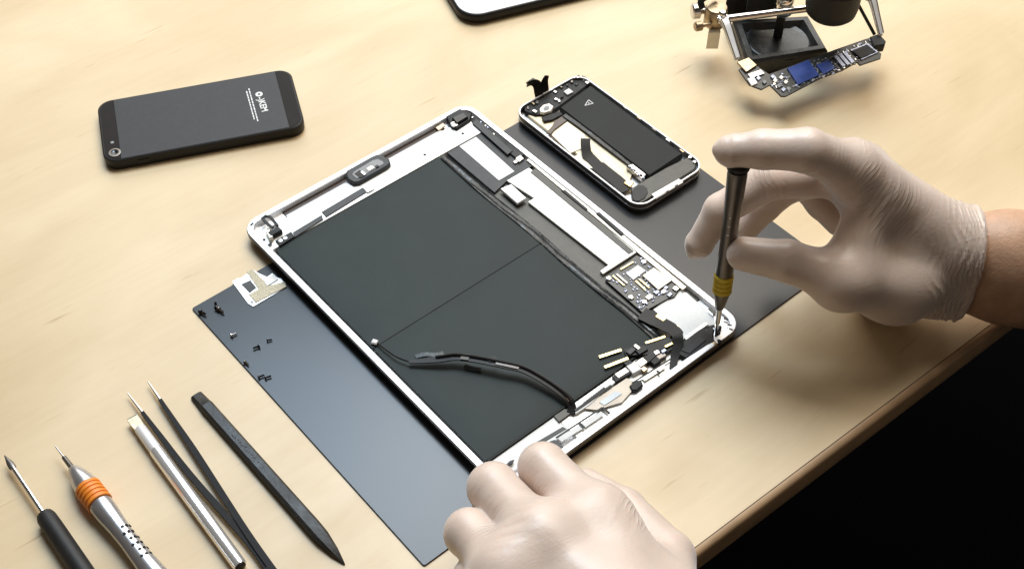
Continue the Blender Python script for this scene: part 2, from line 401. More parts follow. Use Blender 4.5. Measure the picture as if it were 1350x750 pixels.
for px in (370, 376):
    c = T(px, 317-(px-370)*.55, 8.2); part('mic_coil', lathe((c[0], c[1], 7.9), (c[0], c[1], 9), [(0, 1.2), (.35, 1.2), (.35, .6), (.1, .55)], 12), STEEL, tab)
# headphone bracket in the left corner
b0 = [T(x, y, 9.0) for x, y in ((360, 301), (350, 293), (346, 288), (350, 285), (356, 286), (362, 293), (366, 298))]
part('jack_bracket', ribbon([(p[0], p[1], 9.0) for p in b0], 1.6, 1.2), BLK, tab)
TB('jack_block', BLK, (352, 306), (372, 303), 7.0, 10.2, .4)
TP('jack_plate', TANSH, [(350, 304), (355, 301), (360, 312), (355, 314)], 7.0, 10.0, .3)
for a, b in (((329, 297), (333, 293)), ((352, 323), (357, 319))):
    TP('rim_slot', BLK, [a, (a[0]+2, a[1]+1.6), (b[0]+2, b[1]+1.6), b], 7.6, 8.04, .02)
# centre camera / sensor module
mod = TP('sensor_module', DGREY, [(456, 232), (457, 224), (489, 206), (496, 203), (503, 203.5), (513, 209), (515, 215), (511, 219), (474, 240), (466, 241), (459, 237)], 6.0, 9.6, .9)
TP('sensor_bezel', GREYP, [(464, 230), (467, 226), (491, 211.5), (498, 209.5), (505, 213), (506, 216), (475, 234), (470, 235)], 9.55, 9.85, .2, mod)
TP('sensor_recess', BLKG, [(467, 229), (474, 224), (482, 231), (475, 235)], 9.86, 10.05, .1, mod)
TP('sensor_chip', STEEL, [(475, 227), (478, 225), (483, 229.5), (480, 231)], 10.06, 10.4, .1, mod)
TP('sensor_chip', TANSH, [(483, 222), (490, 218), (494, 221), (486, 225.5)], 9.87, 10.3, .1, mod)
TP('sensor_lens', BLK, [(494, 219), (498, 217), (500, 219.5), (496, 221.5)], 9.87, 10.2, .1, mod)
# rear camera in the top corner
cam_m = TP('camera_module', BLK, [(588, 153), (606, 143), (622, 149), (620, 158), (602, 170), (594, 166)], 5.5, 8.6, .5)
TP('camera_block', BLKG, [(596, 155), (611, 148), (617, 154), (602, 163)], 8.65, 10.4, .5, cam_m)
c = T(599, 164, 9); part('camera_lens', lathe((c[0], c[1], 8.5), (c[0], c[1], 11), [(0, 2.3), (.9, 2.3), (1.1, 1.8), (1.1, 1.2), (.6, 1.0)], 20), STEEL, cam_m)
TP('camera_plate', BRASS, [(574, 168), (584, 162), (587, 166), (578, 172)], 5.4, 6.4, .2)
# -- right bay: antenna strip, dark board, label, shields
TP('antenna_strip', BLK, [(613, 153), (622, 147), (631, 149), (692, 203), (684, 211), (678, 207)], 4.2, 7.4, .4)
TP('antenna_cover', DGREY, [(622, 162), (629, 157), (676, 199), (669, 204)], 7.45, 8.0, .3)
for k, (px, py) in enumerate(((617, 152), (623, 155), (634, 161), (640, 166), (643, 168), (651, 177))):
    c = T(px, py, 8.0); part('antenna_contact', box(c[0], c[1], 7.42, 8.1+.1*(k % 2), 1.6, 1.1, .3*k), STEEL if k % 2 else SILV, tab)
TP('dark_board', DGREY, [(588, 200), (641, 168), (702, 219), (668, 239), (652, 254), (640, 244)], 5.0, 6.2, .2)
TP('paper_label', PRINT, [(605.5, 193), (627.5, 180.5), (678.3, 226), (657.8, 238)], 6.25, 6.45, .05)
TP('coax_connector', STEEL, [(679, 209), (686, 204), (691, 209), (684, 214)], 6.3, 7.6, .3)
TP('coax_connector', CHROME, [(676, 213), (680, 210.5), (683, 213.5), (679, 216)], 6.25, 7.2, .2)
part('bay_floor', prism([(xt-1, -H/2+30), (xr, -H/2+30), (xr, T(702, 219, 5)[1]), (xt-1, T(702, 219, 5)[1])], FZ, 4.6, .1), OLIVE, tab)
TP('shield_plate', WHITEPL, [(668, 238), (697.5, 221), (840, 332), (795, 361), (791, 357), (802, 349), (696, 266), (704, 261)], 5.2, 6.6, .25)
TP('gasket_strip', OLIVE, [(699, 227), (706, 222), (836, 331), (829, 335)], 6.62, 6.9, .1)
TP('connector_can', ALU, [(659.5, 248.5), (674, 242.5), (694, 261), (682, 268)], 6.3, 8.2, .4)
TP('connector_face', PRINT, [(664, 248.5), (674, 244.5), (690, 260), (681, 264)], 8.22, 8.4, .1)
TP('side_lip', TANSH, [(694, 211), (699, 208), (905, 378), (900, 382)], 4.8, 7.2, .2)
TP('switch_bar', BLK, [(786, 281), (790, 279), (823, 307), (819, 310)], 7.3, 8.1, .2)
TP('switch_bar', BLK, [(740, 251), (745, 250), (776, 276), (772, 277)], 6.9, 7.5, .2)
# logic board
lb = TP('logic_board', PCB, [(798, 369), (839, 336), (862, 348), (869, 355), (897, 380), (889, 391), (880, 394), (847, 412)], 5.0, 6.4, .2)
TP('memory_label', PRINT, [(825, 360), (841, 349), (851.6, 356.5), (835, 369)], 6.45, 7.0, .15, lb)
TP('shield_can', TANSH, [(847, 363), (862, 352.5), (886.5, 369), (868, 382)], 6.45, 7.7, .3, lb)
for a, b in (((808, 363), (823, 376)), ((813, 361), (827, 373)), ((838, 370), (851, 382)), ((843, 367.5), (856, 379)), ((818, 355), (835, 345))):
    d = np.array(b)-np.array(a); nn = np.array([-d[1], d[0]])/np.linalg.norm(d)*1.0
    TP('board_connector', GOLD if a[0] != 813 else TANSH, [a+nn, a-nn, b-nn, b+nn], 6.42, 7.2, .1, lb)
for px, py in ((803, 367), (849, 345), (832, 392), (850, 398)):
    c = T(px, py, 6.8); part('board_screw', lathe((c[0], c[1], 6.4), (c[0], c[1], 9), [(0, 1.6), (.7, 1.6), (.9, 1.2), (.9, .5), (.4, .45)], 12), CHROME, lb)
for px, py, ww, hh in ((875, 384, 3, 2.2), (883, 388, 3, 2), (891, 380, 3, 3), (856, 391, 4, 3), (866, 385, 3, 2), (878, 379, 2.5, 2)):
    c = T(px, py, 7.2); part('board_chip', box(c[0], c[1], 6.42, 7.3, ww, hh, .1), random.choice([SILV, STEEL, TANSH]), lb)
gs = []
for k in range(90):
    t = random.random(); s = random.random()
    c = T(803+t*42+s*42, 368+t*40-s*28, 6.8); z = 6.75+.4*random.random()
    gs.append(box(c[0], c[1], 6.38, z, .5+random.random()*.9, .4+random.random()*.6, random.choice([0, 1.57]), .05))
part('small_components', join(*gs), SILV, lb, kind='stuff')
# bare white bay and speaker
TP('bay_plate', PRINT, [(861, 408), (897, 382), (906, 386), (944, 420), (942, 428), (926, 431), (897, 450), (893, 436)], 4.65, 5.4, .15)
TP('plate_step', WHITEPL, [(902, 444), (930, 424), (934, 427), (905, 449)], 5.42, 6.2, .2)
sp = TP('speaker', BLK, [(894, 467), (893, 459), (896, 453), (920, 435), (928, 430), (931, 434), (938, 428), (942, 434), (941, 445), (945, 450), (934, 455), (911, 470), (904, 473)], 4.5, 8.2, .8)
TP('speaker_cover', RUBBER, [(899, 462), (921, 444), (931, 448), (909, 466)], 8.22, 8.6, .25, sp)
TP('slot', OLIVE, [(933, 407), (937, 405), (945, 412), (941, 414)], 7.1, 7.6, .1)
for px, py in ((946.5, 439), (948, 449), (942, 452), (948, 431)):
    c = T(px, py, 8.1); part('corner_screw', lathe((c[0], c[1], 5.5), (c[0], c[1], 9), [(0, 1.5), (2.4, 1.5), (2.6, 1.0)], 10), BLK if py != 452 else BRASS, tab)
for px, py in ((962, 428), (964, 434), (957, 420)):
    c = T(px, py, 8.1); part('rim_slot', box(c[0], c[1], 7.6, 8.05, 1.0, 2.4, .4, .02), DGREY, tab)
TP('corner_plate', ALU, [(940, 412), (950, 410), (964, 424), (961, 438), (948, 450), (944, 445)], 4.6, 6.3, .2)
# peeled black flexes and gold contacts near the speaker
def T3(px, py, z):
    p = T(px, py, z); return (p[0], p[1], z)
part('peeled_flex', ribbon(smooth_path([T3(846, 413, 6.6), T3(868, 424, 7.2), T3(886, 434, 9.5), T3(893, 442, 10.5), T3(893, 455, 9), T3(889, 472, 7), T3(887, 487, 6)]), [9, 9, 9, 9, 9]+[8.5]*5+[7.5]*5+[6]*5+[5]*5+[4]*5+[3.2], .5), FLEX, tab)
part('peeled_flex', ribbon(smooth_path([T3(893, 446, 9.0), T3(876, 452, 8.4), T3(858, 460, 8.2), T3(838, 463, 8.0), T3(824, 465, 8)]), [5, 5, 5, 5, 5]+[6]*5+[6]*5+[5]*5+[5], .5), FLEX, tab)
part('peeled_flex', ribbon(smooth_path([T3(893, 450, 8.0), T3(875, 462, 7.8), T3(850, 474, 7.6), T3(828, 487, 7.6), T3(812, 500, 7.5)]), 4, .5), FLEX, tab)
def bar(name, m, a, b, z, ww, th=.35):
    part(name, ribbon([T3(*a, z), T3(*b, z)], ww, th), m, tab)
bar('gold_contact', GOLD, (790, 470.5), (819, 461), 8.3, 1.6)
bar('gold_contact', GOLD, (797, 484), (828, 472), 8.3, 1.6)
bar('gold_contact', GOLD, (851, 452), (877, 443.5), 9.0, 1.3)
bar('gold_contact', GOLD, (877, 457), (890, 450.5), 9.2, 1.2)
bar('gold_contact', GOLD, (866, 415.5), (893, 432), 7.6, 2.4)
for (px, py, m, ww, hh, z1) in ((832, 462, DGREY, 5, 3, 9.4), (840, 457, STEEL, 2, 4, 9.2), (846, 461, BLK, 6, 3.5, 9.4), (857, 470, BLK, 7, 4, 9), (846, 477, CHROME, 5, 4, 8.8), (836, 484, PRINT, 6, 6, 8.6),
                            (866, 464, STEEL, 3, 2.5, 9.2), (849, 486, BRASS, 3, 3, 8), (863, 474, BLK, 5, 5, 8.6), (875, 462, SILV, 3, 2, 9.2), (871, 469, GUN, 6, 3, 8.4), (828, 478, BLK, 4, 3, 8.6), (820, 491, TANSH, 7.5, 3.4, 8.8)):
    c = T(px, py, z1); part('flex_component', box(c[0], c[1], 5.5, z1, ww, hh, random.uniform(-.15, .15), .25), m, tab)
TP('component_frame', BLK, [(807, 496), (826, 485), (832, 492), (812, 504)], 5.5, 8.3, .3)
# -- bottom strip: white ledge, recesses, holes
yb = -H/2+4.0
ys = y0-1.6
ledge_t = T(769, 557, 7.2)[1]
part('bottom_ledge', prism([(-W/2+4, yb), (T(905, 470, 7)[0], yb), (T(905, 470, 7)[0], ledge_t-6), (-W/2+4, ledge_t-6)], FZ, 6.9, .2), ALU, tab)
part('lower_strip', prism([(-W/2+4, ledge_t+1.5), (T(738, 555, 6)[0], ledge_t+1.5), (T(738, 555, 6)[0], ys-.1), (-W/2+4, ys-.1)], FZ, 5.8, .15), PRINT, tab)
part('inner_floor', prism([(T(738, 555, 6)[0]+.3, ledge_t-5.8), (T(893, 462, 6)[0], ledge_t-5.8), (T(893, 462, 6)[0], ys-.3), (T(738, 555, 6)[0]+.3, ys-.3)], FZ, 5.6, .15), WHITEPL, tab)
TP('dark_slot', DGREY, [(694, 590), (742, 562), (747, 565), (700, 593)], FZ, 6.0, .1)
TP('recess_pad', PADG, [(735, 577), (766, 559), (771, 563), (740, 582)], 6.92, 7.05, .05)
TP('recess_pad', PADG, [(767, 558), (792, 542), (797, 546), (772, 563)], 6.92, 7.05, .05)
TP('recess_pad', TANSH, [(846, 498), (874, 480), (878, 484), (850, 502)], 6.92, 7.05, .05)
def line(a, b, m=BLK, wd=.9, z=7.1, nm='recess_edge'):
    bar(nm, m, a, b, z, wd, .3)
line((733, 577), (794, 537)); line((794, 537), (804, 545), wd=1.4); line((764, 558), (770, 564), wd=1.6)
line((833, 505), (884, 473), wd=.8); line((866, 488), (870, 493), wd=1.2)
TP('rubber_pad', DGREY, [(717, 589), (725, 581), (731, 579), (740, 584), (744, 591), (740, 598), (730, 596)], 6.95, 7.8, .3)
TP('latch', BLK, [(667, 612), (672, 607), (678, 605), (676, 610), (669, 614)], 6.95, 7.7, .2)
for p in ((809.5, 546.5), (815, 543), (841, 524), (847, 520)):
    c = T(*p, 7.0); part('screw_hole', prism(rrect(c[0], c[1], 2.0, 2.0, .98, 4), 6.85, 7.02, .02), BLK, tab)
TP('rubber_block', BLK, [(830, 508), (836, 502), (845, 500), (848, 507), (840, 514), (833, 514)], 6.0, 8.4, .5)
TP('film_sheet', FILM, [(768, 538), (826, 498), (842, 505), (820, 530), (800, 536), (786, 540)], 6.93, 7.15, .05)
TP('film_sheet', CLEAR, [(790, 530), (812, 515), (820, 519), (797, 534)], 7.2, 7.5, .05)
fl = TP('printed_flex', PRINT, [(757, 538), (764, 529), (806, 500), (812, 503), (776, 534), (759, 545)], 6.3, 7.55, .1)
for k in range(9):
    t = k/8; c = T(771+t*25, 531-t*19, 7.7); part('contact_pad', box(c[0], c[1], 7.5, 7.75, 1.6, 1.3, .2, .05), BLK, fl)
bar('flex_edge', BLK, (758, 541), (806, 508), 7.9, 1.2, .4)
TP('dark_chip', OLIVE, [(730, 548), (745, 538), (752, 545), (737, 556)], 5.5, 6.9, .2)
# -- loose cable across the battery
path = smooth_path([T3(497, 452, 7.8), T3(510, 462, 8.6), T3(524, 471, 9.2), T3(540, 477, 9.6)])
part('cable_wire', tube(path, .45), FLEX, tab)
c = T(494, 450, 8.2); cp = part('cable_plug', box(c[0], c[1], 7.3, 8.6, 2.8, 3.2, .5, .4), PRINT, tab)
path = smooth_path([T3(539, 477, 9.6), T3(560, 475.5, 10.2), T3(585, 472.5, 11.2), T3(603, 470.5, 12), T3(630, 474, 12.6), T3(660, 480, 13), T3(690, 487, 12.6), T3(715, 500, 12), T3(737, 515, 11), T3(750, 527, 9.4), T3(754, 537, 7.6), T3(752, 546, 6.4)])
nw = len(path); ww = [1.8+min(1, i/9)*2.6 for i in range(nw)]
part('loose_cable', ribbon(path, ww, .8), FLEX, tab)
part('cable_core', tube([p+np.array([.3, 1.0, .8]) for p in path[8:50]], .8, 8), FLEX, tab)
part('cable_clip', ribbon([path[24]+np.array([0, 0, .7]), path[26]+np.array([0, 0, .7]), path[29]+np.array([0, 0, .7])], 2.6, .5), FLEXB, tab)
part('cable_clip', ribbon([path[44]+np.array([0, 0, .6]), path[46]+np.array([0, 0, .6])], 2.2, .5), FLEXB, tab)
part('cable_clip', ribbon([path[16]+np.array([0, 0, .7]), path[18]+np.array([0, 0, .7])], 3.8, .5), OLIVE, tab)
part('cable_film', ribbon(smooth_path([T3(548, 470, 8.2), T3(560, 467, 8.6), T3(575, 467.5, 8.6), T3(585, 465, 8.3)]), 2.6, .3), mat('speckled_film', (.045, .055, .06), .35, spec=.2, noise=(900, .9)), tab)
part('cable_tab', ribbon([T3(612, 482, 8.4), T3(624, 486, 8.2), T3(634, 487, 8.1)], 2.4, .4), FLEX, tab)
part('cable_tab', ribbon([T3(644, 474, 13.4), T3(654, 473, 13.6)], 3.0, .8), BLK, tab)

# ------------------------------------------------------------------ opened phone on the mat
oc = [G(x, y, 8.4)[:2] for x, y in ((679, 143), (770, 93), (926, 221), (838.8, 278))]
OC = sum(oc)/4
OA = math.atan2(*((oc[1]-oc[0]+oc[2]-oc[3])[::-1]))
ow = (np.linalg.norm(oc[1]-oc[0])+np.linalg.norm(oc[2]-oc[3]))/2; oh = (np.linalg.norm(oc[2]-oc[1])+np.linalg.norm(oc[3]-oc[0]))/2
print('open phone', ow, oh, OA)
oph = thing('opened_phone', 'small opened phone with bare battery and flex cables, beside the tablet on the mat', 'phone', (OC[0], OC[1], 1.02), OA)
def O(px, py, z):
    p = G(px, py, z+1.02)[:2]-OC; c, s = math.cos(-OA), math.sin(-OA)
    return np.array([p[0]*c-p[1]*s, p[0]*s+p[1]*c])
def O3(px, py, z):
    p = O(px, py, z); return (p[0], p[1], z)
def OP(name, m, pts, z0, z1, bev=.2, parent=None):
    return part(name, prism([O(x, y, z1) for x, y in pts], z0, z1, bev), m, parent or oph)
def lo(i, z, r=9.5):
    return [(x, y, z) for x, y in rrect(0, 0, ow-2*i, oh-2*i, max(r-i, 1), 7)]
part('phone_shell', loft([lo(.9, 0), lo(.2, .6), lo(0, 1.2), lo(0, 6.0), lo(.25, 6.5), lo(1.1, 6.5), lo(1.1, 2.0)], True, True), SHELL2, oph)
part('antenna_line', loft([lo(.02, 3.3), lo(-.12, 3.35), lo(-.12, 3.75), lo(.02, 3.8)], False, False), ALU, oph)
part('chrome_rim', loft([lo(.25, 6.55), lo(.05, 6.8), lo(.05, 7.0), lo(.3, 7.3), lo(.95, 7.3), lo(1.05, 7.1), lo(1.05, 2.2), lo(2, 2.1)], False, True), ALU, oph)
OP('cream_shield', CREAM, [(696, 152), (738, 150), (836, 222), (826, 250), (812, 243)], 2.4, 4.2, .3)
OP('shield_patch', CREAM2, [(727, 178), (748, 160), (772, 178), (768, 196), (752, 202)], 4.25, 4.7, .2)
OP('shield_patch', CREAM2, [(758, 206), (768, 200), (783, 222), (776, 222)], 4.25, 4.6, .1)
bat = OP('phone_battery', BATT2, [(738, 142), (778.5, 112.5), (900, 203), (856, 232)], 2.5, 6.9, .7)
tri = [(771, 139.5), (776, 132), (782, 136.5)]
for a, b in ((0, 1), (1, 2), (2, 0)):
    part('warning_triangle', ribbon([O3(*tri[a], 6.98), O3(*tri[b], 6.98)], .45, .12), PRINT, bat)
part('warning_triangle', ribbon([O3(776.3, 135, 6.98), O3(776.3, 137.4, 6.98)], .4, .12), PRINT, bat)
part('battery_band', ribbon(smooth_path([O3(744, 152, 5.6), O3(770, 170, 5.8), O3(800, 193, 5.8), O3(834, 219, 5.4)]), 3.0, .8), TAPE, oph)
part('battery_cord', tube(smooth_path([O3(757, 156, 6.2), O3(790, 180, 6.4), O3(836, 214, 6.2)]), .45), GREYP, oph)
OP('speaker_block', OLIVE, [(832, 248), (845, 240), (878, 221), (907, 207), (918, 216), (916, 223), (845, 268), (834, 264)], 2.4, 6.0, .5)
OP('speaker_mesh', RUBBER, [(834, 262), (833, 254), (836, 248), (842, 244), (848, 244), (853, 248), (854, 254), (850, 261), (843, 265), (837, 265)], 6.02, 6.5, .4)
port = OP('port_plate', WHITEPL, [(859, 256), (895, 235.5), (901, 240), (865, 262)], 5.9, 6.9, .2)
for a in ((877, 253), (889, 245.5)):
    OP('port_slot', BLK, [a, (a[0]+4, a[1]-2.3), (a[0]+5, a[1]-1.4), (a[0]+1, a[1]+.9)], 6.92, 7.0, .02, port)
OP('dock_connector', STEEL, [(826, 219), (834, 216), (852, 230), (846, 236)], 4.5, 7.0, .3)
for k in range(8):
    px, py = 828+k*2.9, 219+k*2.1+random.uniform(-1, 1); c = O(px, py, 7.3)
    part('dock_pin', box(c[0], c[1], 6.9, 7.4+random.random()*.4, 1.2, 1.4, random.random()), random.choice([CHROME, BLK, SILV]), oph)
OP('copper_tab', GOLD, [(822, 241), (828, 236), (836, 240), (831, 247)], 4.3, 5.8, .3)
OP('dark_flex', FLEXB, [(742, 152), (749, 158), (731, 171), (726, 177), (720, 175), (728, 166), (731, 160)], 4.3, 5.2, .15)
OP('dark_flex', FLEX, [(714, 155), (724, 151), (738, 147), (742, 151), (728, 158), (717, 160)], 5.0, 6.0, .15)
part('bent_flex', ribbon(smooth_path([O3(772, 183, 9.5), O3(772, 192, 8.0), O3(774, 203, 6.0), O3(780, 210, 5), O3(789, 219, 4.8), O3(800, 228, 4.8), O3(815, 240, 4.8), O3(826, 252, 4.6)]), [6]*10+[7]*10+[9]*10+[9]*6, .5), FLEX, oph)
top = OP('top_bracket', BLK, [(690, 140), (702, 131), (728, 116), (762, 99), (772, 101), (779, 109), (738, 140), (722, 150), (706, 152), (692, 147)], 2.6, 5.6, .4)
OP('camera_cover', TANSH, [(711, 143), (716, 138), (724, 136), (730, 140), (727, 146), (718, 149), (712, 148)], 5.65, 7.4, .5, top)
OP('camera_ring', GREYP, [(716, 143), (719, 140), (724, 140), (725, 143), (721, 146), (717, 146)], 7.42, 7.6, .3, top)
OP('white_square', PRINT, [(743, 120.5), (750, 116.5), (756, 121), (748, 125)], 5.65, 6.8, .2, top)
for px, py, m in ((703, 137, BRASS), (708, 135, STEEL), (696, 142, GUN), (733, 131, CHROME), (737, 133, CHROME), (741, 128, BLK), (761, 103, CHROME), (766, 101.5, BRASS), (770, 105, CHROME), (774, 109, CHROME), (754, 108, GUN), (740, 115, GUN), (732, 121, STEEL), (748, 112, DGREY), (705, 147, CHROME), (760, 111, DGREY)):
    c = O(px, py, 6.4); part('top_component', box(c[0], c[1], 5.6, 6.3+random.random(), 1.6+random.random()*1.6, 1.2+random.random(), random.random()*2, .2), m, top)
for k, t in enumerate((.08, .2, .33, .47, .62, .76, .9)):
    px, py = 781+t*131, 109+t*100; c = O(px, py, 6.8); part('frame_tab', box(c[0], c[1], 6.0, 7.0, 1.3, 3.5, 0, .15), [BRASS, GUN, STEEL][k % 3], oph)
for px, py in ((910, 207), (916, 213)):
    c = O(px, py, 6.8); part('frame_screw', lathe((c[0], c[1], 5.8), (c[0], c[1], 9), [(0, 1.2), (1.0, 1.2), (1.2, .8)], 10), CHROME, oph)
# two flexes standing up at the top end
part('standing_flex', ribbon(smooth_path([O3(712, 132, 5.0), O3(710, 122, 9), O3(708, 112, 14), O3(702, 109, 16), O3(695, 111.5, 16)], 4), 6.0, .6, (.2, .9, .3)), FLEX, oph)
part('standing_flex', ribbon(smooth_path([O3(717, 128, 5.0), O3(717, 118, 9), O3(718, 108, 14), O3(721, 100, 18)], 4), [8, 8, 8, 7.5, 7, 6.5, 6, 5.5, 5, 4.5, 4, 3.5, 3], .6, (.3, .9, .3)), FLEX, oph)
part('flex_connector', box(*O(700, 108, 16.4), 16.1, 17.2, 6.5, 2.6, .1, .2), OLIVE, oph)

# ------------------------------------------------------------------ black phone face down
PC, PA = np.array([-196.95, 621.96]), 0.28604
ph = thing('black_phone', 'black phone lying face down on the bare table, camera at its left end', 'phone', (PC[0], PC[1], .02), PA)
def Pp(px, py, z):
    p = G(px, py, z+.02)[:2]-PC; c, s = math.cos(-PA), math.sin(-PA)
    return np.array([p[0]*c-p[1]*s, p[0]*s+p[1]*c])
def lph(i, z, r=9.0):
    return [(x, y, z) for x, y in rrect(0, 0, 123.8-2*i, 58.6-2*i, max(r-i, 1), 9)]
part('phone_body', loft([lph(.7, 0), lph(.15, .5), lph(0, 1.0), lph(0, 6.6), lph(.15, 7.1), lph(1.0, 7.6)]), PHEDGE, ph, smooth=25)
gl = Pp(155, 172, 7.7)[0]; gr = Pp(372, 132, 7.7)[0]
def panel(xa, xb, z0, z1, i):
    pts = [p for p in rrect(0, 0, 123.8-2*i, 58.6-2*i, 8, 9)]
    cl = []
    for k in range(len(pts)):                                  # clip to xa..xb
        a, b = np.array(pts[k]), np.array(pts[(k+1) % len(pts)])
        if xa <= a[0] <= xb: cl.append(a)
        for X in sorted((xa, xb), key=lambda q: abs(q-a[0])):
            if (a[0]-X)*(b[0]-X) < 0: cl.append(a+(b-a)*(X-a[0])/(b[0]-a[0]))
    return prism(cl, z0, z1, .12)
part('glass_strip', panel(-70, gl-.15, 7.55, 7.85, 1.4), PHBLK, ph)
part('glass_strip', panel(gr+.15, 70, 7.55, 7.85, 1.4), PHBLK, ph)
bk = part('back_panel', panel(gl, gr, 7.55, 7.75, 1.3), SLATE, ph)
c = Pp(151.3, 201.7, 7.9)
cl_ = part('camera_ring', lathe((c[0], c[1], 7.8), (c[0], c[1], 9), [(0, 3.7), (.45, 3.7), (.55, 3.4), (.55, 2.7), (.25, 2.6)], 28), mat('dull_ring', (.22, .19, .16), .45, .5), ph)
part('camera_glass', lathe((c[0], c[1], 8.06), (c[0], c[1], 9), [(0, 2.5), (.08, 2.5), (.08, 1.3), (.02, 1.2)], 24), BLKG, cl_)
c2 = Pp(148, 188, 7.9); part('flash_lens', lathe((c2[0], c2[1], 7.8), (c2[0], c2[1], 9), [(0, 1.2), (.2, 1.1)], 14), GREYP, ph)
def text(s, size, loc, rot, m, parent, name, bold=0.0, sx=1):
    cu = bpy.data.curves.new('t', 'FONT'); cu.body = s; cu.size = size*MM; cu.extrude = .04*MM; cu.offset = bold*MM; cu.align_x = 'LEFT'; cu.align_y = 'CENTER'
    o = bpy.data.objects.new('t', cu); COL.objects.link(o)
    dg = bpy.context.evaluated_depsgraph_get(); me = bpy.data.meshes.new_from_object(o.evaluated_get(dg))
    bpy.data.objects.remove(o)
    me.transform(Matrix.Diagonal((sx, 1, 1, 1)))
    me.materials.clear(); me.materials.append(m); q = bpy.data.objects.new(name, me); COL.objects.link(q); q.parent = parent
    q.location = Vector(loc)*MM; q.rotation_euler = (0, 0, rot); return q
a = Pp(341.5, 124.5, 7.8); b = Pp(351, 153, 7.8)
part('printed_emblem', loft([[(a[0]+r*math.cos(t), a[1]+r*math.sin(t), z) for t in np.linspace(0, 2*math.pi, 25)[:-1]] for r, z in ((2.3, 7.72), (2.3, 7.82), (.9, 7.82), (.9, 7.72))], False, False), PRINT, bk)
dirv = b-a; rt = math.atan2(dirv[1], dirv[0])
st = a+dirv/np.linalg.norm(dirv)*3.0
text('-)KEM', 5.8, (st[0], st[1], 7.82), rt, PRINT, bk, 'printed_word', .12, .98)
for (p0, p1) in (((328, 117), (340, 160)), ((325, 120.5), (335.5, 158.5))):
    q0, q1 = Pp(*p0, 7.8), Pp(*p1, 7.8); t = 0
    gs = []
    while t < .97:
        l = random.uniform(.03, .09); s_ = q0+(q1-q0)*t; e_ = q0+(q1-q0)*min(1, t+l)
        gs.append(ribbon([(s_[0], s_[1], 7.8), (e_[0], e_[1], 7.8)], .75, .06)); t += l+.018
    part('printed_small_print', join(*gs), PRINT, bk, kind='stuff')
part('side_key', box(Pp(190, 214, 4)[0], -29.45, 2.6, 5.2, 7, .7, 0, .1), PHEDGE, ph)

# ------------------------------------------------------------------ white device at the top edge
e0, e1 = G(628, 22, 8)[:2], G(735, -4, 8)[:2]
WA = math.atan2(*((e1-e0)[::-1])); cw = np.array([math.cos(WA), math.sin(WA)]); cn = np.array([-cw[1], cw[0]])
lft = G(597, 3, 8)[:2]; k0 = (lft-e0) @ cw
WC = e0+cw*(k0+85)+cn*120
wd = thing('white_tablet', 'white faced tablet with dark edge, only its rounded corner in view at the top', 'tablet', (WC[0], WC[1], .02), WA)
def lw(i, z): return [(x, y, z) for x, y in rrect(0, 0, 170-2*i, 240-2*i, max(16-i, 1), 12)]
part('device_body', loft([lw(2.5, 0), lw(.8, 1.2), lw(0, 3.0), lw(0, 6.4), lw(.6, 7.4), lw(1.4, 7.8)]), PHEDGE, wd, smooth=50)
part('device_face', loft([lw(1.7, 7.82), lw(1.7, 8.05), lw(1.9, 8.15)]), WHITEBK, wd)

# ------------------------------------------------------------------ metal plate and screws on the mat
pl = [(306, 371.5), (332.6, 354.5), (378, 378), (334, 404)]
pc = G(342, 379, 1)
plate = thing('shield_bracket', 'thin silver shield bracket with tan pads on the mat corner', 'bracket', (pc[0], pc[1], 1.02))
def WP(name, m, pts, z0, z1, par, bev=.1):
    return part(name, prism([G(x, y, z1)[:2] for x, y in pts], z0, z1, bev), m, par, world=True)
WP('bracket_sheet', ALU, [(306, 371.5), (314, 366), (316, 367.5), (333, 355), (341, 360), (352, 365), (359, 360), (366, 366), (371, 367), (378, 378), (334, 404), (327, 400)], 1.1, 1.5, plate)
WP('tan_pad', TANM, [(325, 358), (333, 354.8), (347, 369), (352, 377), (375, 371), (378, 377.5), (337, 398.5), (328, 388), (341, 381)], 1.52, 1.9, plate)
WP('dark_window', DGREY, [(318, 374.5), (330, 369), (338, 379), (329, 386)], 1.52, 1.75, plate)
WP('white_tab', PRINT, [(347, 369), (360, 361), (367, 368), (352, 377)], 1.92, 2.1, plate)
WP('bracket_hole', BLK, [(330.5, 397.5), (333, 397), (334, 399), (331.5, 400)], 1.52, 1.6, plate, .02)

def screw(px, py, ang, label, tilt=0, m=None, sc=1.0):
    c = G(px, py, 2.2); t = thing('screw', label, 'screw', (c[0], c[1], 1.02), 0, 'loose screws on the mat')
    d = np.array([math.cos(ang), math.sin(ang), math.sin(tilt)]); A = np.array([0, 0, 1.25*sc+.02])-d*1.4*sc
    mm = m or BLKG
    h = part('screw_head', lathe(A, A+d, [(0, .5), (-.02, .7), (.0, 1.15*sc), (.35, 1.25*sc), (.8*sc, 1.1*sc)], 14), mm, t)
    rp = [(.8*sc, .62*sc)]
    for k in range(7): rp += [(.95*sc+k*.42*sc, .48*sc), (1.15*sc+k*.42*sc, .66*sc)]
    rp += [(4.0*sc, .2)]
    part('screw_shaft', lathe(A, A+d, rp, 12), mm, t)
screw(266, 412, 2.6+3.14, 'small black screw nearest the left corner of the mat', sc=1.15)
screw(285, 404, 1.9, 'black screw in the touching pair, the upper one, below the silver bracket', sc=1.15)
screw(290, 409, -.7, 'black screw in the touching pair, the lower one, below the silver bracket', sc=1.15, m=GUN)
screw(307, 441, .6, 'shiny silver screw alone near the left edge of the mat', m=CHROME, sc=.95)
screw(339, 457, .5+3.14, 'tiny black screw left of the smallest one, middle of the mat', sc=.95)
screw(354, 448, .3, 'tiny black screw farthest right on the mat, towards the tablet', sc=.75)
screw(324, 478, -.7, 'small half bright screw at the mat edge between the silver one and the last pair', m=GUN, sc=.85)
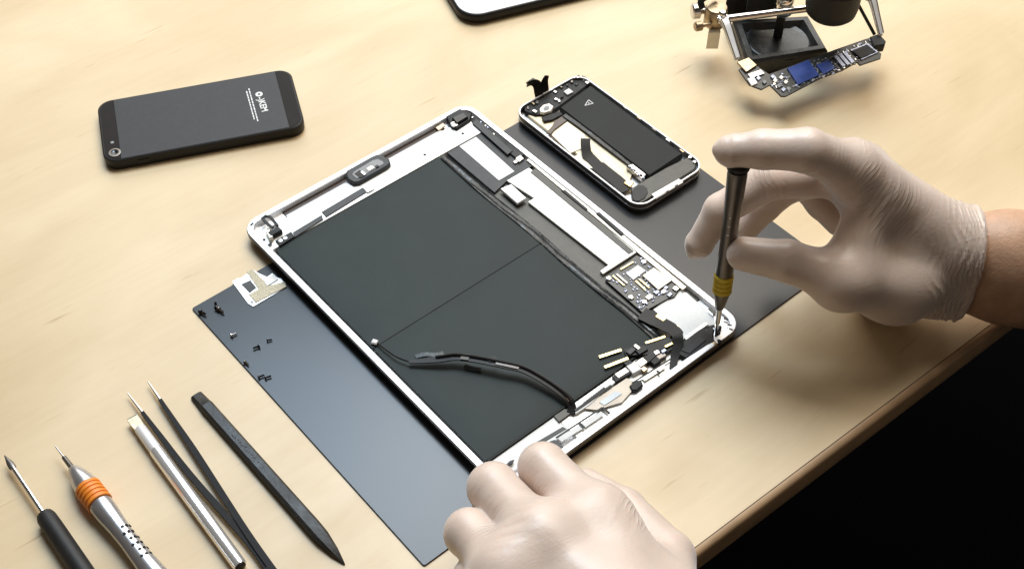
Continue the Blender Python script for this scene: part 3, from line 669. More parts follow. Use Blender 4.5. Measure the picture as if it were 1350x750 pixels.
screw(343, 496, .45, 'left screw of the side by side pair nearest the black spudger', sc=.9)
screw(352, 497, .4, 'right screw of the side by side pair nearest the black spudger', sc=.9)

# ------------------------------------------------------------------ hand tools on the table
def axis_tool(name, label, cat, tip, end, z):
    A, B = G(*tip, z), G(*end, z)
    return thing(name, label, cat, (A[0], A[1], 0)), A, (B-A)/np.linalg.norm(B-A), np.linalg.norm(B-A)
# black-handled screwdriver
t, A, d, L = axis_tool('screwdriver', 'slim screwdriver with plain black handle, leftmost of the tools', 'screwdriver', (6, 600), (60, 680), 5.2)
def tl(nm, prof_, m, n=24, par=None, sq=1): return part(nm, lathe(A, A+d, prof_, n, True, sq), m, par or t, world=True)
tl('blade', [(0, .3), (2, .7), (6, 1.7), (9, 1.8), (11, 1.3)], GUN, 16, None, .6)
tl('shaft', [(10.5, 1.25), (12, 1.3), (L-1, 1.35)], CHROME, 20)
tl('handle', [(L-2, 2.5), (L-1, 4.0), (L+1, 4.7), (L+8, 4.9), (L+30, 5.0), (L+60, 5.15), (L+85, 5.1), (L+92, 4.2), (L+94, 2)], RUBBER, 12)
# grey screwdriver with orange ring
t, A, d, L = axis_tool('screwdriver', 'satin grey precision screwdriver with orange ring round its neck', 'screwdriver', (73, 588), (146, 682), 6.6)
tl('bit', [(0, .35), (8, .5), (8.2, .9), (9, 1.0)], STEEL, 14)
tl('shaft', [(8.8, 1.2), (17, 1.5), (18, 1.9)], GUN, 18)
tl('nose', [(17.5, 2.3), (18.5, 2.9), (22, 4.2), (27, 5.5), (31, 6.0), (33, 6.05)], SATIN, 28)
rp = []
for k in range(5): rp += [(32+k*2.6, 6.1), (32.5+k*2.6, 6.6), (34.1+k*2.6, 6.6), (34.5+k*2.6, 6.1)]
tl('orange_ring', rp, ORANGE, 28)
body = tl('handle', [(45, 5.7), (46, 5.9), (52, 5.7), (62, 4.9), (72, 4.6), (84, 5.0), (98, 5.9), (112, 6.2), (118, 5.9), (119, 4)], SATIN, 28)
dd, ss, uu = frame_of(d)
for row, angs in ((66, .35), (70, .60), (74, .35), (78, .60), (82, .35), (86, .60)):
    for aa in (angs, angs+.5, angs+1.0):
        rr = 4.75+abs(row-72)*.025
        nrm_ = ss*math.cos(aa)+uu*math.sin(aa); c = A+d*row+nrm_*rr
        part('grip_mark', lathe(c-nrm_*.2, c+nrm_, [(0, .9), (.35, .8), (.4, .2)], 8), BLK, body, world=True)
# chrome handle knife/brush
t, A, d, L = axis_tool('craft_knife', 'shiny chrome rod tool with pale flat square tip beside the tweezers', 'knife', (176, 553), (317, 746), 3.6)
part('flat_tip', ribbon([A-d*1.0, A+d*3.4, A+d*6.8], [5.6, 5.6, 5.0], 2.0), mat('ivory_tip', (.80, .72, .52), .45, .1, noise=(300, .2)), t, world=True)
part('tip_edge', ribbon([A-d*1.6, A-d*1.1], [5.4, 5.7], 1.5), BLK, t, world=True)
tl('ferrule', [(6.5, 2.4), (7.5, 3.1), (20, 3.25), (24.5, 3.3)], SATW, 24)
tl('handle', [(24.2, 3.5), (25, 3.65), (L*.6, 3.6), (L-1, 3.5), (L, 3.2)], mat('bright_silver', (.90, .89, .88), .2, .75), 28)
tl('end_cap', [(L-.2, 2.6), (L+.6, 2.6), (L+.8, 2.2)], BLK, 20)
# tweezers
A1 = G(168, 518, 3); B1 = G(250, 625, 3.2); J = G(330, 713, 3.4); E = G(366, 764, 3.4); A2 = G(195, 503, 3); B2 = G(262, 603, 3.2); J2 = G(323, 703, 3.4)
t = thing('tweezers', 'black coated tweezers with fine bare steel points, slightly open', 'tweezers', (J[0], J[1], 0))
TWZ = mat('tweezer_coating', (.010, .009, .009), .5, spec=.14, noise=(200, .3))
def arm(Aa, Bb, Jj, off):
    q = smooth_path([Aa, Aa+(Bb-Aa)*.2, Aa+(Bb-Aa)*.55, Bb, Jj+off, E+off], 6); n = len(q)
    cut = 7
    part('point', tube(q[:cut+1], [.3+.6*i/cut for i in range(cut+1)], 8), STEEL, t, world=True)
    wv = [1.9+1.3*min(1, (i-cut)/10) for i in range(cut, n)]
    part('arm', ribbon(q[cut:], wv, 1.9), TWZ, t, world=True)
nn = np.array([-(E-J)[1], (E-J)[0], 0]); nn /= np.linalg.norm(nn)
arm(A1, B1, J, -nn*.9+np.array([0, 0, -.5])); arm(A2, B2, J2, nn*.9+np.array([0, 0, .5]))
part('joint', ribbon([E-(E-J)*.3, E, E+(E-J)*.1], 4.6, 4.2), TWZ, t, world=True)
# spudger
S0, S1 = G(257, 517, 3), G(454, 742, 1.5)
t = thing('spudger', 'long black plastic spudger stick with pointed end beside the black mat', 'spudger', (*((S0+S1)/2)[:2], 0))
dS = S1-S0; LS = np.linalg.norm(dS); dS /= LS; _, sS, uS = frame_of(dS)
def sec(t_, w_, h_):
    c = S0+dS*t_; c[2] = h_/2+.05; cw_ = w_*.30
    pts = [(-w_/2, -h_/2), (w_/2, -h_/2), (w_/2, h_*.15), (cw_, h_/2), (-cw_, h_/2), (-w_/2, h_*.15)]
    return [tuple(c+sS*x+np.array([0, 0, 1])*y) for x, y in pts]
part('stick', loft([sec(-.3, 5.4, 1.2), sec(.5, 6.2, 2.2), sec(9, 6.8, 3.4), sec(11, 7.0, 4.6), sec(LS*.55, 7.3, 5.4), sec(LS-26, 7.6, 5.6), sec(LS-18, 7.2, 5.2), sec(LS-8, 4.4, 3.6), sec(LS-1.5, 1.4, 1.6), sec(LS, .6, .8)]), mat('spudger_nylon', (.012, .013, .0135), .42, spec=.4, noise=(250, .3), bump=(600, .2, .0005), rvar=.1), t, world=True, smooth=25)
gs = []
for k in range(26):                                            # worn, unreadable moulded lettering
    tt = LS*(.28+.40*k/26); c = S0+dS*tt; h_ = 5.0+.4*tt/LS*1.1; c[2] = h_+.1
    o1 = sS*random.uniform(-1.0, 1.0); o2 = sS*random.uniform(-1.1, 1.1)
    gs.append(ribbon([c+o1, c+dS*random.uniform(.8, 1.6)+o2], .35, .25))
part('moulded_lettering', join(*gs), DGREY, t, world=True, kind='stuff')

# ------------------------------------------------------------------ third-hand stand and circuit board
st_c = G(1030, 55, 0)
st = thing('soldering_stand', 'third hand stand with black iron base, chrome rod and clips at the top', 'stand', (st_c[0], st_c[1], 0))
bp_ = [G(x, y, 16)[:2] for x, y in ((966, 30), (1064, 24), (1091, 66), (1072, 90), (1009, 92), (981, 76))]
bp_ = [G(x, y, 14)[:2] for x, y in ((966, 26), (1066, 20), (1092, 65), (985, 82))]
base = part('base', loft([[(x, y, .02) for x, y in ccw(bp_)], [(x, y, 12) for x, y in ccw(bp_)], [(x, y, 14) for x, y in inset(ccw(bp_), 1.5)], [(x, y, 14) for x, y in inset(ccw(bp_), 5)], [(x, y, 9) for x, y in inset(ccw(bp_), 8)]]), CAST, st, world=True)
bc = sum(bp_)/4
part('base_dish', lathe((bc[0], bc[1], 8.9), (bc[0], bc[1], 12), [(0, 21), (1.2, 21), (1.6, 20), (.7, 17), (.5, 2)], 40), CAST, st, world=True)
ZR = 36
R0, R1 = G(945, 27, ZR), G(1075, 10, ZR)
part('rod', tube([R0, G(1068, 11, ZR)], 2.5, 16), CHROME, st, world=True)
cb = (R0+R1)/2+np.array([8, 10, 0]);
pb = G(1034, 8, ZR)
part('post', lathe((pb[0], pb[1]+2, 2), (pb[0], pb[1]+2, 90), [(0, 5), (3, 3.0), (ZR+14, 3.0)], 20), BLK, st, world=True)
part('post_collar', lathe((pb[0], pb[1]+2, ZR-7), (pb[0], pb[1]+2, 90), [(0, 5.8), (1, 6.5), (5, 6.5), (6, 5.5), (8, 5.5), (9, 6.5), (13, 6.5), (14, 5.8)], 24), CHROME, st, world=True)
sb = [G(x, y, 30)[:2] for x, y in ((958, -2), (1034, -9), (1030, -31), (985, -33))]
part('tool_block', prism(sb, 14.1, 30, 2), BLK, st, world=True)
sb = [G(x, y, 46)[:2] for x, y in ((988, -10), (1024, -14), (1020, -34), (990, -32))]
part('knob', prism(sb, 30.1, 46, 3), BLK, st, world=True)
# left clamp
lj = G(945, 10, ZR+4)
part('swivel_disc', lathe((lj[0], lj[1], ZR-10), (lj[0], lj[1], 90), [(0, 6), (2, 7.4), (13, 7.4), (14.5, 6.6), (15, 3), (14.6, .5)], 28), BRASS, st, world=True)
lc = G(942, 38, ZR-12)
part('clamp_bracket', prism([G(x, y, ZR-8)[:2] for x, y in ((934, 42), (937, 22), (950, 20), (950, 42))], ZR-22, ZR-8, 1), TANSH, st, world=True)
for (pa, pb_, r_) in (((912, 16), (936, 14), 5.2), ((916, 36), (937, 32), 3.2)):
    a_, b_ = G(*pa, ZR-4), G(*pb_, ZR-4); Ld = np.linalg.norm(b_-a_)
    part('thumb_screw', lathe(a_, b_, [(0, r_*.8), (.8, r_), (Ld*.4, r_), (Ld*.45, r_*.8), (Ld*.46, r_*.45), (Ld, r_*.45)], 14), STEEL if r_ > 4 else BRASS, st, world=True)
part('hook', tube(smooth_path([G(926, 12, ZR+4), G(924, 2, ZR+8), G(932, -4, ZR+10), G(946, -6, ZR+8)]), 2.2, 10), BLK, st, world=True)
ZB = 21
def clip(A_, B_, wid):
    q = [A_, A_+(B_-A_)*.25+np.array([0, 0, 2.0]), A_+(B_-A_)*.6+np.array([0, 0, 1]), B_]
    q = smooth_path(q, 5); n_ = len(q)
    pa = ribbon([p+np.array([0, 0, 1.8]) for p in q], [wid*(1-.35*i/n_) for i in range(n_)], .7)
    pb2 = ribbon([p-np.array([0, 0, 1.8*(1-i/n_)]) for i, p in enumerate(q)], [wid*.8*(1-.35*i/n_) for i in range(n_)], .7)
    part('clip_jaw', pa, ALU, st, world=True); part('clip_jaw', pb2, ALU, st, world=True)
    dvec, sv, uv = frame_of(B_-A_)
    for sgn in (-1, 1):
        part('clip_edge', tube([p+sv*sgn*wid*.42*(1-.35*i/n_)+np.array([0, 0, 2.2]) for i, p in enumerate(q)], .55, 8), CHROME, st, world=True)
    part('clip_screw', lathe(A_-np.array([0, 0, 3]), A_+np.array([0, 0, 3]), [(0, 2.6), (7, 2.6), (8, 1.6)], 16), CHROME, st, world=True)
clip(G(952, 24, ZR+2), G(972, 79, ZB+2), 6.5)
clip(G(1146, -6, ZR+6), G(1161, 48, ZB+2), 5.5)
part('clip_strut', tube([G(1128, 0, ZR+4), G(1153, 46, ZB-1)], 1.1, 8), BLK, st, world=True)
part('clip_pad', prism([G(x, y, ZB+2)[:2] for x, y in ((1147, 49), (1159, 45), (1168, 55), (1166, 60), (1152, 62))], ZB-3, ZB+2.5, .6), BLK, st, world=True)
# black sponge cup hanging over the base
cc = G(1094, 19, 40)
part('cup', lathe((cc[0], cc[1], 40), (cc[0], cc[1], 130), [(0, 11), (.8, 14), (3, 16), (8, 16.9), (22, 17.2), (22.4, 17.5), (23, 17.2), (45, 17.4), (47, 16.5)], 40), RUBBER, st, world=True)
part('cup_arm', tube([np.array([pb[0], pb[1]+2, ZR+9]), cc+np.array([-6, 4, 8])], 2.0, 12), CHROME, st, world=True)
# circuit board held in the clips, tilted a little towards the viewer
BA, BB = G(975, 96, ZB), G(1164, 62, ZB); ux = (BB-BA); LB = np.linalg.norm(ux); ux /= LB
uy = np.cross([0, 0, 1], ux); uy = uy*math.cos(.15)+np.array([0, 0, 1])*math.sin(.15); uz = np.cross(ux, uy)
def onb(px, py, h=0):                                          # pixel -> board-plane coordinates
    dr = G(px, py, 0)-np.array([0, 0, CAM_H]); dr /= np.linalg.norm(dr); o = np.array([0, 0, CAM_H]); p0 = BA+uz*h
    p = o+dr*(((p0-o) @ uz)/(dr @ uz)); return np.array([(p-p0) @ ux, (p-p0) @ uy])
def bpart(name, m, pts, z0, z1, par, bev=.1):
    V_, F_ = prism([onb(x, y, z1) for x, y in pts], z0, z1, bev)
    V_ = [BA+ux*x+uy*y+uz*z for x, y, z in V_]
    return part(name, (V_, F_), m, par, world=True)
cbd = thing('circuit_board', 'small bluish phone circuit board gripped between the two chrome clips', 'circuit board', tuple((BA+BB)/2-np.array([0, 0, 6])))
pcb = bpart('board', PCB, [(974, 92), (983, 84), (999, 88), (1014, 98), (1028, 93), (1073, 76), (1100, 66), (1140, 52), (1147, 50), (1154, 58), (1155, 66), (1162, 71), (1161, 77), (1134, 86), (1130, 82), (1110, 93), (1082, 103), (1036, 127), (1030, 127), (1015, 112), (1004, 118), (988, 112)], -1.2, 0, cbd)
bpart('gold_shield', BRASS, [(972, 82), (987, 76), (998, 86), (984, 95)], .05, 1.6, cbd, .2)
bpart('white_label', PRINT, [(985, 104), (994, 101), (999, 110), (991, 113)], .05, 1.0, cbd)
bpart('shield_frame', STEEL, [(986, 98), (1003, 92), (1008, 97), (990, 103)], .05, 1.1, cbd)
bpart('main_chip', BLUECH, [(1038, 90), (1066, 79), (1080, 99), (1052, 112)], .05, 1.2, cbd)
bpart('second_chip', BLUECH, [(1076, 86), (1093, 79), (1101, 90), (1086, 98)], .05, 1.0, cbd)
bpart('end_chip', BLK, [(1123, 67), (1143, 58.5), (1155, 68), (1135, 77)], .3, 1.5, cbd)
bpart('end_frame', SILV, [(1121, 66), (1144, 57), (1158, 69), (1136, 79)], .05, .9, cbd)
for x in (1102, 1108, 1114):
    bpart('connector_bar', SILV, [(x-3, 72-(x-1108)*.4), (x+1, 70-(x-1108)*.4), (x+13, 84-(x-1108)*.4), (x+9, 86-(x-1108)*.4)], .05, 1.5, cbd)
for k, (x, y) in enumerate(((1022, 106), (1027, 113), (1033, 118), (1030, 102), (1040, 117), (1019, 101), (1036, 108), (1008, 108), (1000, 103))):
    bpart('square_chip', [TANSH, GREYP, SILV][k % 3], [(x-3, y), (x, y-3), (x+3.4, y), (x, y+3)], .05, .9+.3*(k % 2), cbd)
gs = []
for k in range(330):
    tpx = random.random(); s_ = random.random()
    x = 1016+tpx*140; y = 112-tpx*54+(s_-.35)*27
    if (1040 < x < 1078 and .2 < s_ < .85 and tpx < .42): 
        if random.random() < .93: continue
    if tpx < .16 and s_ > .62: continue
    q = onb(x, y, .5)
    if x > 1120 and random.random() < .6: continue
    V_, F_ = box(q[0], q[1], -.05, .4+.5*random.random(), .6+random.random()*1.5, .5+random.random()*.8, random.choice([0, 1.57]), .06)
    gs.append(([BA+ux*a_+uy*b_+uz*c_ for a_, b_, c_ in V_], F_))
for q_, m_ in enumerate((SILV, GREYP, STEEL)): part('small_components', join(*gs[q_::3]), m_, cbd, world=True, kind='stuff')

# ------------------------------------------------------------------ screwdriver in the right hand
D0, D1 = G(944, 441, 6.5), G(974, 215, 112)
dD = (D1-D0)/np.linalg.norm(D1-D0); LD = np.linalg.norm(D1-D0)
t = thing('screwdriver', 'dark grey precision screwdriver with yellow ring held upright in the right hand', 'screwdriver', tuple(D0)); A, d = D0, dD
print('driver length', LD)
tl('bit', [(0, .5), (7, .9), (8, 1.2)], STEEL, 14)
tl('shaft', [(7.8, 1.4), (17, 1.6), (18.5, 1.7)], STEEL, 18)
tl('nose', [(17.5, 1.9), (18.5, 2.4), (24, 3.6), (28, 4.5), (30, 4.6)], GUN, 26)
rp = []
for k in range(4): rp += [(29+k*2.9, 4.8), (29.4+k*2.9, 5.2), (31.3+k*2.9, 5.2), (31.7+k*2.9, 4.8)]
tl('yellow_ring', rp, YELLOW, 28)
body = tl('handle', [(40.5, 4.6), (42, 4.7), (55, 4.2), (75, 4.3), (95, 4.9), (LD-6, 5.1), (LD-4.5, 4.9)], GUN, 28)
tl('spin_cap', [(LD-4.4, 4.0), (LD-3.6, 4.0), (LD-3.3, 5.6), (LD-1, 6.2), (LD, 5.8), (LD+.4, 3)], BLK, 28)
for k in (0, 1, 2):
    c = A+d*(78-k*5.2); side = np.array([-.35, -.9, 0.2]); side -= d*(side @ d); side /= np.linalg.norm(side)
    part('handle_dot', lathe(c+side*4.1, c+side*5, [(0, .7), (.35, .6)], 8), PRINT, body, world=True)

# ------------------------------------------------------------------ hands (signed distance field -> surface net)
class Field:
    def __init__(s, lo, hi, h):
        s.lo = np.array(lo, float); s.h = h; s.n = np.ceil((np.array(hi)-s.lo)/h).astype(int)+1
        s.ax = [s.lo[i]+h*np.arange(s.n[i]) for i in range(3)]
    def new(s): return np.full(s.n, 30.0, np.float32)
    def box(s, a, b):
        i0 = np.clip(np.floor((a-s.lo)/s.h).astype(int), 0, s.n-1); i1 = np.clip(np.ceil((b-s.lo)/s.h).astype(int)+1, 1, s.n)
        return tuple(slice(i0[k], i1[k]) for k in range(3))
    def cone(s, F, A, ra, B, rb, k):
        A, B = np.array(A, float), np.array(B, float); m = max(ra, rb)+14
        sl = s.box(np.minimum(A, B)-m, np.maximum(A, B)+m)
        X, Y, Z = np.meshgrid(*[s.ax[i][sl[i]].astype(np.float32) for i in range(3)], indexing='ij', sparse=True)
        ba = B-A; l2 = ba @ ba
        t = np.clip(((X-A[0])*ba[0]+(Y-A[1])*ba[1]+(Z-A[2])*ba[2])/l2, 0, 1)
        d_ = np.sqrt((X-A[0]-t*ba[0])**2+(Y-A[1]-t*ba[1])**2+(Z-A[2]-t*ba[2])**2)-(ra+(rb-ra)*t)
        F[sl] = smin(F[sl], d_, k)
def smin(a, b, k):
    h = np.maximum(k-np.abs(a-b), 0)/k
    return np.minimum(a, b)-h*h*k*.25
def surface_net(F, lo, h):
    S = F < 0; nx, ny, nz = F.shape
    c = [S[i:nx-1+i, j:ny-1+j, k:nz-1+k] for i in (0, 1) for j in (0, 1) for k in (0, 1)]
    anyv = np.zeros_like(c[0]); allv = np.ones_like(c[0])
    for q in c: anyv |= q; allv &= q
    act = anyv & ~allv; idx = -np.ones(act.shape, np.int64); P = np.argwhere(act); idx[act] = np.arange(len(P))
    acc = np.zeros((len(P), 3)); cnt = np.zeros(len(P))
    cor = [(i, j, k) for i in (0, 1) for j in (0, 1) for k in (0, 1)]
    for a in range(8):
        for b in range(a+1, 8):
            if sum(abs(cor[a][q]-cor[b][q]) for q in range(3)) != 1: continue
            fa = F[P[:, 0]+cor[a][0], P[:, 1]+cor[a][1], P[:, 2]+cor[a][2]]; fb = F[P[:, 0]+cor[b][0], P[:, 1]+cor[b][1], P[:, 2]+cor[b][2]]
            mk = (fa < 0) != (fb < 0); t = np.where(mk, fa/(fa-fb+1e-12), 0)
            acc += mk[:, None]*(np.array(cor[a])+t[:, None]*(np.array(cor[b])-np.array(cor[a]))); cnt += mk
    V = lo+h*(P+acc/cnt[:, None]); Q = []
    for ax in range(3):
        o1, o2 = [k for k in range(3) if k != ax]
        sl0 = [slice(None)]*3; sl1 = [slice(None)]*3; sl0[ax] = slice(0, -1); sl1[ax] = slice(1, None)
        E_ = np.argwhere(S[tuple(sl0)] != S[tuple(sl1)])
        E_ = E_[(E_[:, o1] > 0) & (E_[:, o2] > 0) & (E_[:, o1] < F.shape[o1]-1) & (E_[:, o2] < F.shape[o2]-1)]
        u1 = np.zeros(3, int); u1[o1] = 1; u2 = np.zeros(3, int); u2[o2] = 1
        q = [idx[tuple((E_-s_).T)] for s_ in (u1*0, u1, u1+u2, u2)]
        q = np.stack(q, 1); flip = S[tuple(E_.T)] ^ (ax == 1); q[~flip] = q[~flip][:, ::-1]; Q.append(q)
    return V, np.concatenate(Q)
def net_part(name, F, fld, m, parent):
    V, Q = surface_net(F, fld.lo, fld.h); l, a = root_frame(parent)
    me = bpy.data.meshes.new(name); me.from_pydata(((V-l)*MM).tolist(), [], Q.tolist()); me.update()
    me.polygons.foreach_set('use_smooth', [True]*len(me.polygons)); me.materials.append(m)
    o = bpy.data.objects.new(name, me); COL.objects.link(o); o.parent = parent; print(name, len(Q)); return o
def build_hand(fld, palm, fingers, kp=9, kf=7, kw=1.6):
    Fp = fld.new()
    for A_, ra, B_, rb in palm: fld.cone(Fp, A_, ra, B_, rb, kp)
    R = Fp.copy()
    for ch in fingers:
        Ff = fld.new()
        for (A_, ra), (B_, rb) in zip(ch[:-1], ch[1:]): fld.cone(Ff, A_, ra, B_, rb, 2.5)
        R = smin(R, smin(Fp, Ff, kf), kw)
    return R
def grid(fld): return np.meshgrid(*[a.astype(np.float32) for a in fld.ax], indexing='ij', sparse=True)
def creases(fld, F, c, axis, n, gap, amp, rad, ph=0, warp=1.0):
    """thin latex folds: ridges across `axis` around the point c, fading out at distance rad"""
    X, Y, Z = grid(fld); ax_ = np.array(axis, float); ax_ /= np.linalg.norm(ax_)
    s_ = (X-c[0])*ax_[0]+(Y-c[1])*ax_[1]+(Z-c[2])*ax_[2]
    r2 = (X-c[0])**2+(Y-c[1])**2+(Z-c[2])**2
    wob = warp*(np.sin(X*.11+ph)+np.sin(Z*.13+1.7*ph)+.6*np.sin(Y*.17+2*ph+X*.05))
    wob = wob+.8*np.sin(s_*.61+ph*3)+.5*np.sin(X*.31+Z*.27+ph)
    wave = np.abs(np.sin((s_+wob)*math.pi/gap))**.5*(.65+.35*np.sin(s_*.9+X*.2+ph*5))+.1
    win = np.exp(-r2/(rad*rad))
    F -= amp*(1-wave)*win.astype(np.float32)*1.6

HZ = .75
# right hand
iM, iP, iD, iT = G(1122, 222, 103), G(1064, 198, 124), G(1006, 197, 121), G(962, 199, 118)
mM = np.array([176, 486, 89.]); mP, mD, mT = G(1014, 238, 88), G(950, 277, 72), G(921, 323, 52)
rM = np.array([184, 502, 75.]); rP, rD, rT = G(1040, 243, 74), G(1008, 272, 58), G(985, 300, 44)
pM = np.array([194, 513, 60.]); pP, pD, pT = G(1066, 243, 58), G(1085, 266, 52), G(1108, 290, 50)
tT, tI, tM, tC = G(981, 335, 64), G(1038, 344, 67), G(1110, 369, 60), G(1180, 372, 44)
wA, wB = G(1252, 326, 52), G(1240, 364, 32)
hl = G(1165, 378, 18); pf = G(1160, 308, 60)
rh = thing('gloved_hand', 'right hand in white latex glove gripping the upright screwdriver, bare forearm behind the cuff', 'hand', tuple(G(1165, 415, 0)))
fld = Field((80, 415, -1), (275, 545, 150), HZ)
palm = [(iM, 12.5, wA, 18), (mM, 12.5, wA, 18), (rM, 12, wB, 17.5), (pM, 11, wB, 17.5), (iM, 12, mM, 12), (mM, 12, rM, 12), (rM, 12, pM, 11), (tC, 17, wA, 18), (tC, 16, wB, 17.5),
        (hl, 15, wB, 17.5), (hl, 14, pM, 11), (hl, 15, tC, 17), (tM, 13, tC, 18), (tM, 11, iM+(wA-iM)*.25, 10), (pf, 15, wA, 17), (pf, 14, tC, 16), (pf, 13, mM, 12), (pf, 13, tM, 12), (G(1198, 306, 64), 15, wA, 17), (G(1198, 306, 64), 14, pf, 14), (G(1198, 312, 60), 14, tC, 15)]
E1, E2 = G(1330, 338, 48), G(1330, 368, 34)
palm += [(wA, 17.5, E1, 22), (wB, 17, E2, 22)]
Fg = build_hand(fld, palm, [
    [(iM, 12.2), (iP, 10.7), (iD, 9.6), (iT, 7.9), (iT+(iT-iD)*.36+np.array([0, 0, 1.5]), 2.6)], [(mM, 12), (mP, 9.8), (mD, 8.6), (mT, 7.2), (mT+(mT-mD)*.26, 3.2)],
    [(rM, 11.5), (rP, 9.4), (rD, 8.2), (rT, 7.0)], [(pM, 10.5), (pP, 9.6), (pD, 9.4), (pT, 9.0)],
    [(tC, 16), (tM, 12.6), (tI, 10.6), (tT, 9.0)]])
wc = (wA+wB)/2; axw = (E1+E2)/2-wc; axw /= np.linalg.norm(axw)
cut = G(1276, 345, 42)
X, Y, Z = grid(fld)
sA = (X-cut[0])*axw[0]+(Y-cut[1])*axw[1]+(Z-cut[2])*axw[2]
# cuff: bunched folds, rolled edge
wob = 1.2*np.sin(Z*.10+.4)+1.0*np.sin(Z*.23+Y*.1)+.7*np.sin(Y*.19)
fold = (.55+.45*np.sin(Z*.16+sA*.35+1))*(1-np.abs(np.sin((sA+wob*2.2+Z*.16)*math.pi/4.6))**.55)*np.clip((sA+34)/26, 0, 1)
Fg = Fg-(1.0*fold+.62*(1-np.abs(np.sin((sA*1.5+wob*2.6)*.9))**.5)*np.clip((sA+26)/20, 0, 1)).astype(np.float32)
Fg = Fg-(1.1*np.exp(-((sA+1.8)/1.5)**2)).astype(np.float32)
creases(fld, Fg, iM+np.array([4, -8, -6]), (iM-iP)+np.array([0, 0, -10]), 5, 3.6, .55, 13, .5)
creases(fld, Fg, iM+(wA-iM)*.30+np.array([-6, -10, -4]), (1, .1, -.5), 5, 4.2, .6, 17, 1.5, 1.6)
creases(fld, Fg, iP+np.array([3, -7, -6]), (iP-iM), 4, 3.8, .35, 8, .9)
creases(fld, Fg, hl+np.array([2, -10, -8]), (0.2, -.4, 1), 4, 3.2, .5, 13, 2.1)
creases(fld, Fg, mP, (mP-mD), 4, 3.2, .4, 9, 1.1)
creases(fld, Fg, tI+np.array([-6, -6, 6]), (tT-tI), 4, 4.4, .22, 8, 1.1)
Fg = np.maximum(Fg, sA.astype(np.float32)*.9)
Fg = np.maximum(Fg, (0.4-Z).astype(np.float32)+0*Fg)
o_ = FR[rh.name][0]
net_part('glove', Fg, fld, glove_mat([
    (cut-o_-axw*4, axw+np.array([0, 0, .15]), 2.3, 48, .75, 1.0), (iM+(wA-iM)*.12-o_, (wA-iM)+np.array([-20, 0, 0]), 2.4, 26, .5, 2.0),
    (iM+(wA-iM)*.40+np.array([-4, -8, 0])-o_, (.8, 0, -.6), 2.9, 26, .45, 3.0), (iP+(iM-iP)*.45-o_, iM-iP, 2.6, 17, .45, 4.0), (hl+np.array([-6, -8, -8])-o_, (.1, -.3, 1), 2.0, 20, .5, 5.0),
    (mP-o_, mP-mD, 2.4, 14, .5, 6.0), (tI+(tT-tI)*.4-o_, tT-tI, 3.2, 12, .25, 7.0), (iD-o_, iD-iT, 3.0, 12, .2, 8.0)]), rh)
fa = Field((230, 400, -30), (420, 530, 110), 1.0)
Fa = fa.new(); E3, E4 = G(1560, 372, 40), G(1560, 398, 20)
for q in ((wA, 16.2, E1, 21.5), (wB, 16, E2, 21.5), (E1, 22, E3, 33), (E2, 22, E4, 33)): fa.cone(Fa, *q, 14)
Xa, Ya, Za = grid(fa); sa_ = (Xa-cut[0])*axw[0]+(Ya-cut[1])*axw[1]+(Za-cut[2])*axw[2]
Fa = np.maximum(Fa, (-sa_-6).astype(np.float32))
net_part('forearm', Fa, fa, SKIN, rh)

# left hand, holding the near corner of the tablet
lh = thing('gloved_hand', 'left hand in white latex glove pressing the near corner of the opened tablet', 'hand', tuple(G(760, 700, 0)))
iP, iM = G(716, 616, 40), G(786, 686, 45); iT = iP+np.array([-3, 3, -25]); iD = iP+np.array([-1, 3, -11])
mP, mM = G(650, 643, 40), G(716, 714, 50); mT = mP+np.array([0, 4, -24]); mD = mP+np.array([0, 3, -11])
rP, rM = G(618, 702, 38), G(672, 758, 47); rT = rP+np.array([2, 10, -22]); rD = rP+np.array([-1, 7, -9])
pP, pM = G(625, 762, 32), G(662, 812, 42); pT = pP+np.array([3, 9, -18]); pD = pP+np.array([0, 6, -8])
tT, tI, tM, tC = G(772, 640, 13), G(822, 672, 20), G(880, 735, 28), G(880, 800, 38)
wA, wB = G(872, 880, 52), G(800, 910, 42); E1, E2 = G(960, 1150, 60), G(880, 1180, 45)
fld = Field((-40, 150, -2), (150, 425, 95), .8)
palm = [(iM, 13, wA, 19), (mM, 13.5, wA, 20), (rM, 13, wB, 19), (pM, 12, wB, 18), (iM, 12.5, mM, 13), (mM, 13, rM, 12.5), (rM, 12.5, pM, 12), (tC, 15, wA, 18), (tC, 14, iM, 11), (wA, 19, wB, 18),
        (wA, 19, E1, 23), (wB, 18, E2, 22)]
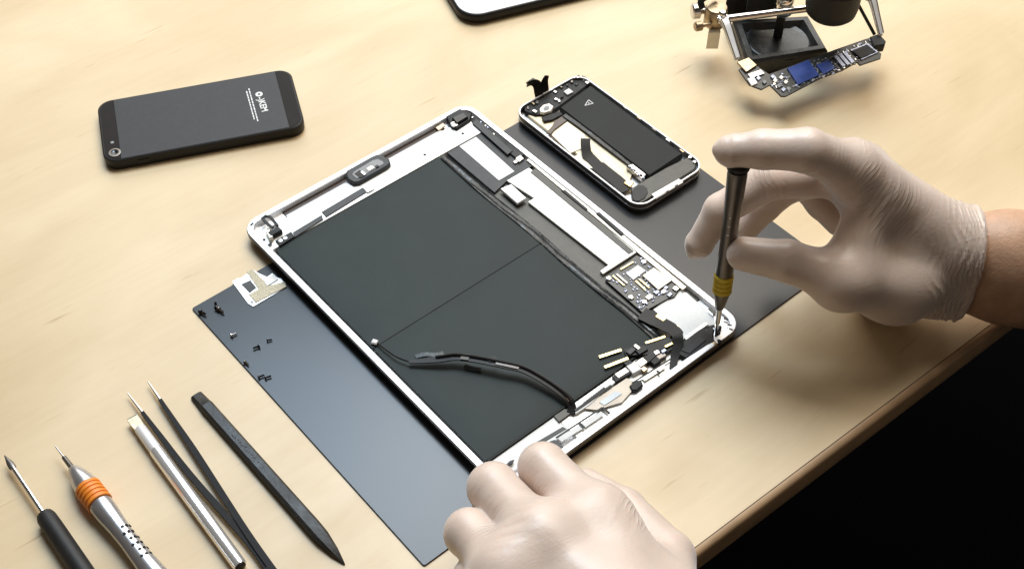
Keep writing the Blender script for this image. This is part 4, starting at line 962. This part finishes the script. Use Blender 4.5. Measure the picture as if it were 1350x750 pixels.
Fl = build_hand(fld, palm, [
    [(iM, 12.6), (iP, 11.6), (iD, 10), (iT, 8)], [(mM, 12.6), (mP, 11.8), (mD, 10), (mT, 8)], [(rM, 12), (rP, 11), (rD, 9.5), (rT, 7.8)], [(pM, 10.8), (pP, 9.4), (pD, 8), (pT, 7)],
    [(tC, 14.5), (tM, 12.5), (tI, 10.5), (tT, 8.6)]], kp=12, kf=8, kw=1.4)
creases(fld, Fl, (iM+mM)/2+(iP-iM)*.25+np.array([0, 0, 12]), (iP-iM), 4, 3.6, .3, 9, .7)
creases(fld, Fl, (mM+rM)/2+(mP-mM)*.2+np.array([0, 0, 12]), (mP-mM)+np.array([20, 0, 0]), 4, 3.6, .35, 10, 1.7)
creases(fld, Fl, G(828, 690, 48), (1, -.4, 0), 4, 3.0, .5, 11, .2)
creases(fld, Fl, mP+(mM-mP)*.45+np.array([-8, 0, 8]), (mP-mM), 4, 3.4, .16, 9, 2.7)
creases(fld, Fl, G(700, 690, 48), (mP-mM)+np.array([14, 6, 0]), 4, 3.1, .4, 9, 3.1)
Xl, Yl, Zl = grid(fld); lim = 205.0
Fl = np.maximum(Fl, (lim-Yl).astype(np.float32)+0*Fl)
Fl = np.maximum(Fl, (0.5-Zl).astype(np.float32)+0*Fl)
o_ = FR[lh.name][0]
net_part('glove', Fl, fld, glove_mat([
    (G(706, 668, 46)-o_, (iP-iM)+np.array([0, 12, 0]), 2.2, 15, .6, 1.0), (G(664, 712, 46)-o_, (mP-mM)+np.array([14, 0, 0]), 2.2, 17, .6, 2.0), (G(834, 692, 46)-o_, (1, -.3, 0), 1.9, 18, .6, 3.0),
    (mP-o_, mP-mM, 3.0, 16, .2, 5.0), (iP-o_, iP-iM, 3.0, 16, .2, 6.0)]), lh)
Fa = fld.new()
for q in ((wA, 17.5, E1, 21.5), (wB, 16.5, E2, 20.5)): fld.cone(Fa, *q, 14)
Fa = np.maximum(Fa, (Yl-lim-6).astype(np.float32)+0*Fa)
net_part('forearm', Fa, fld, SKIN, lh)
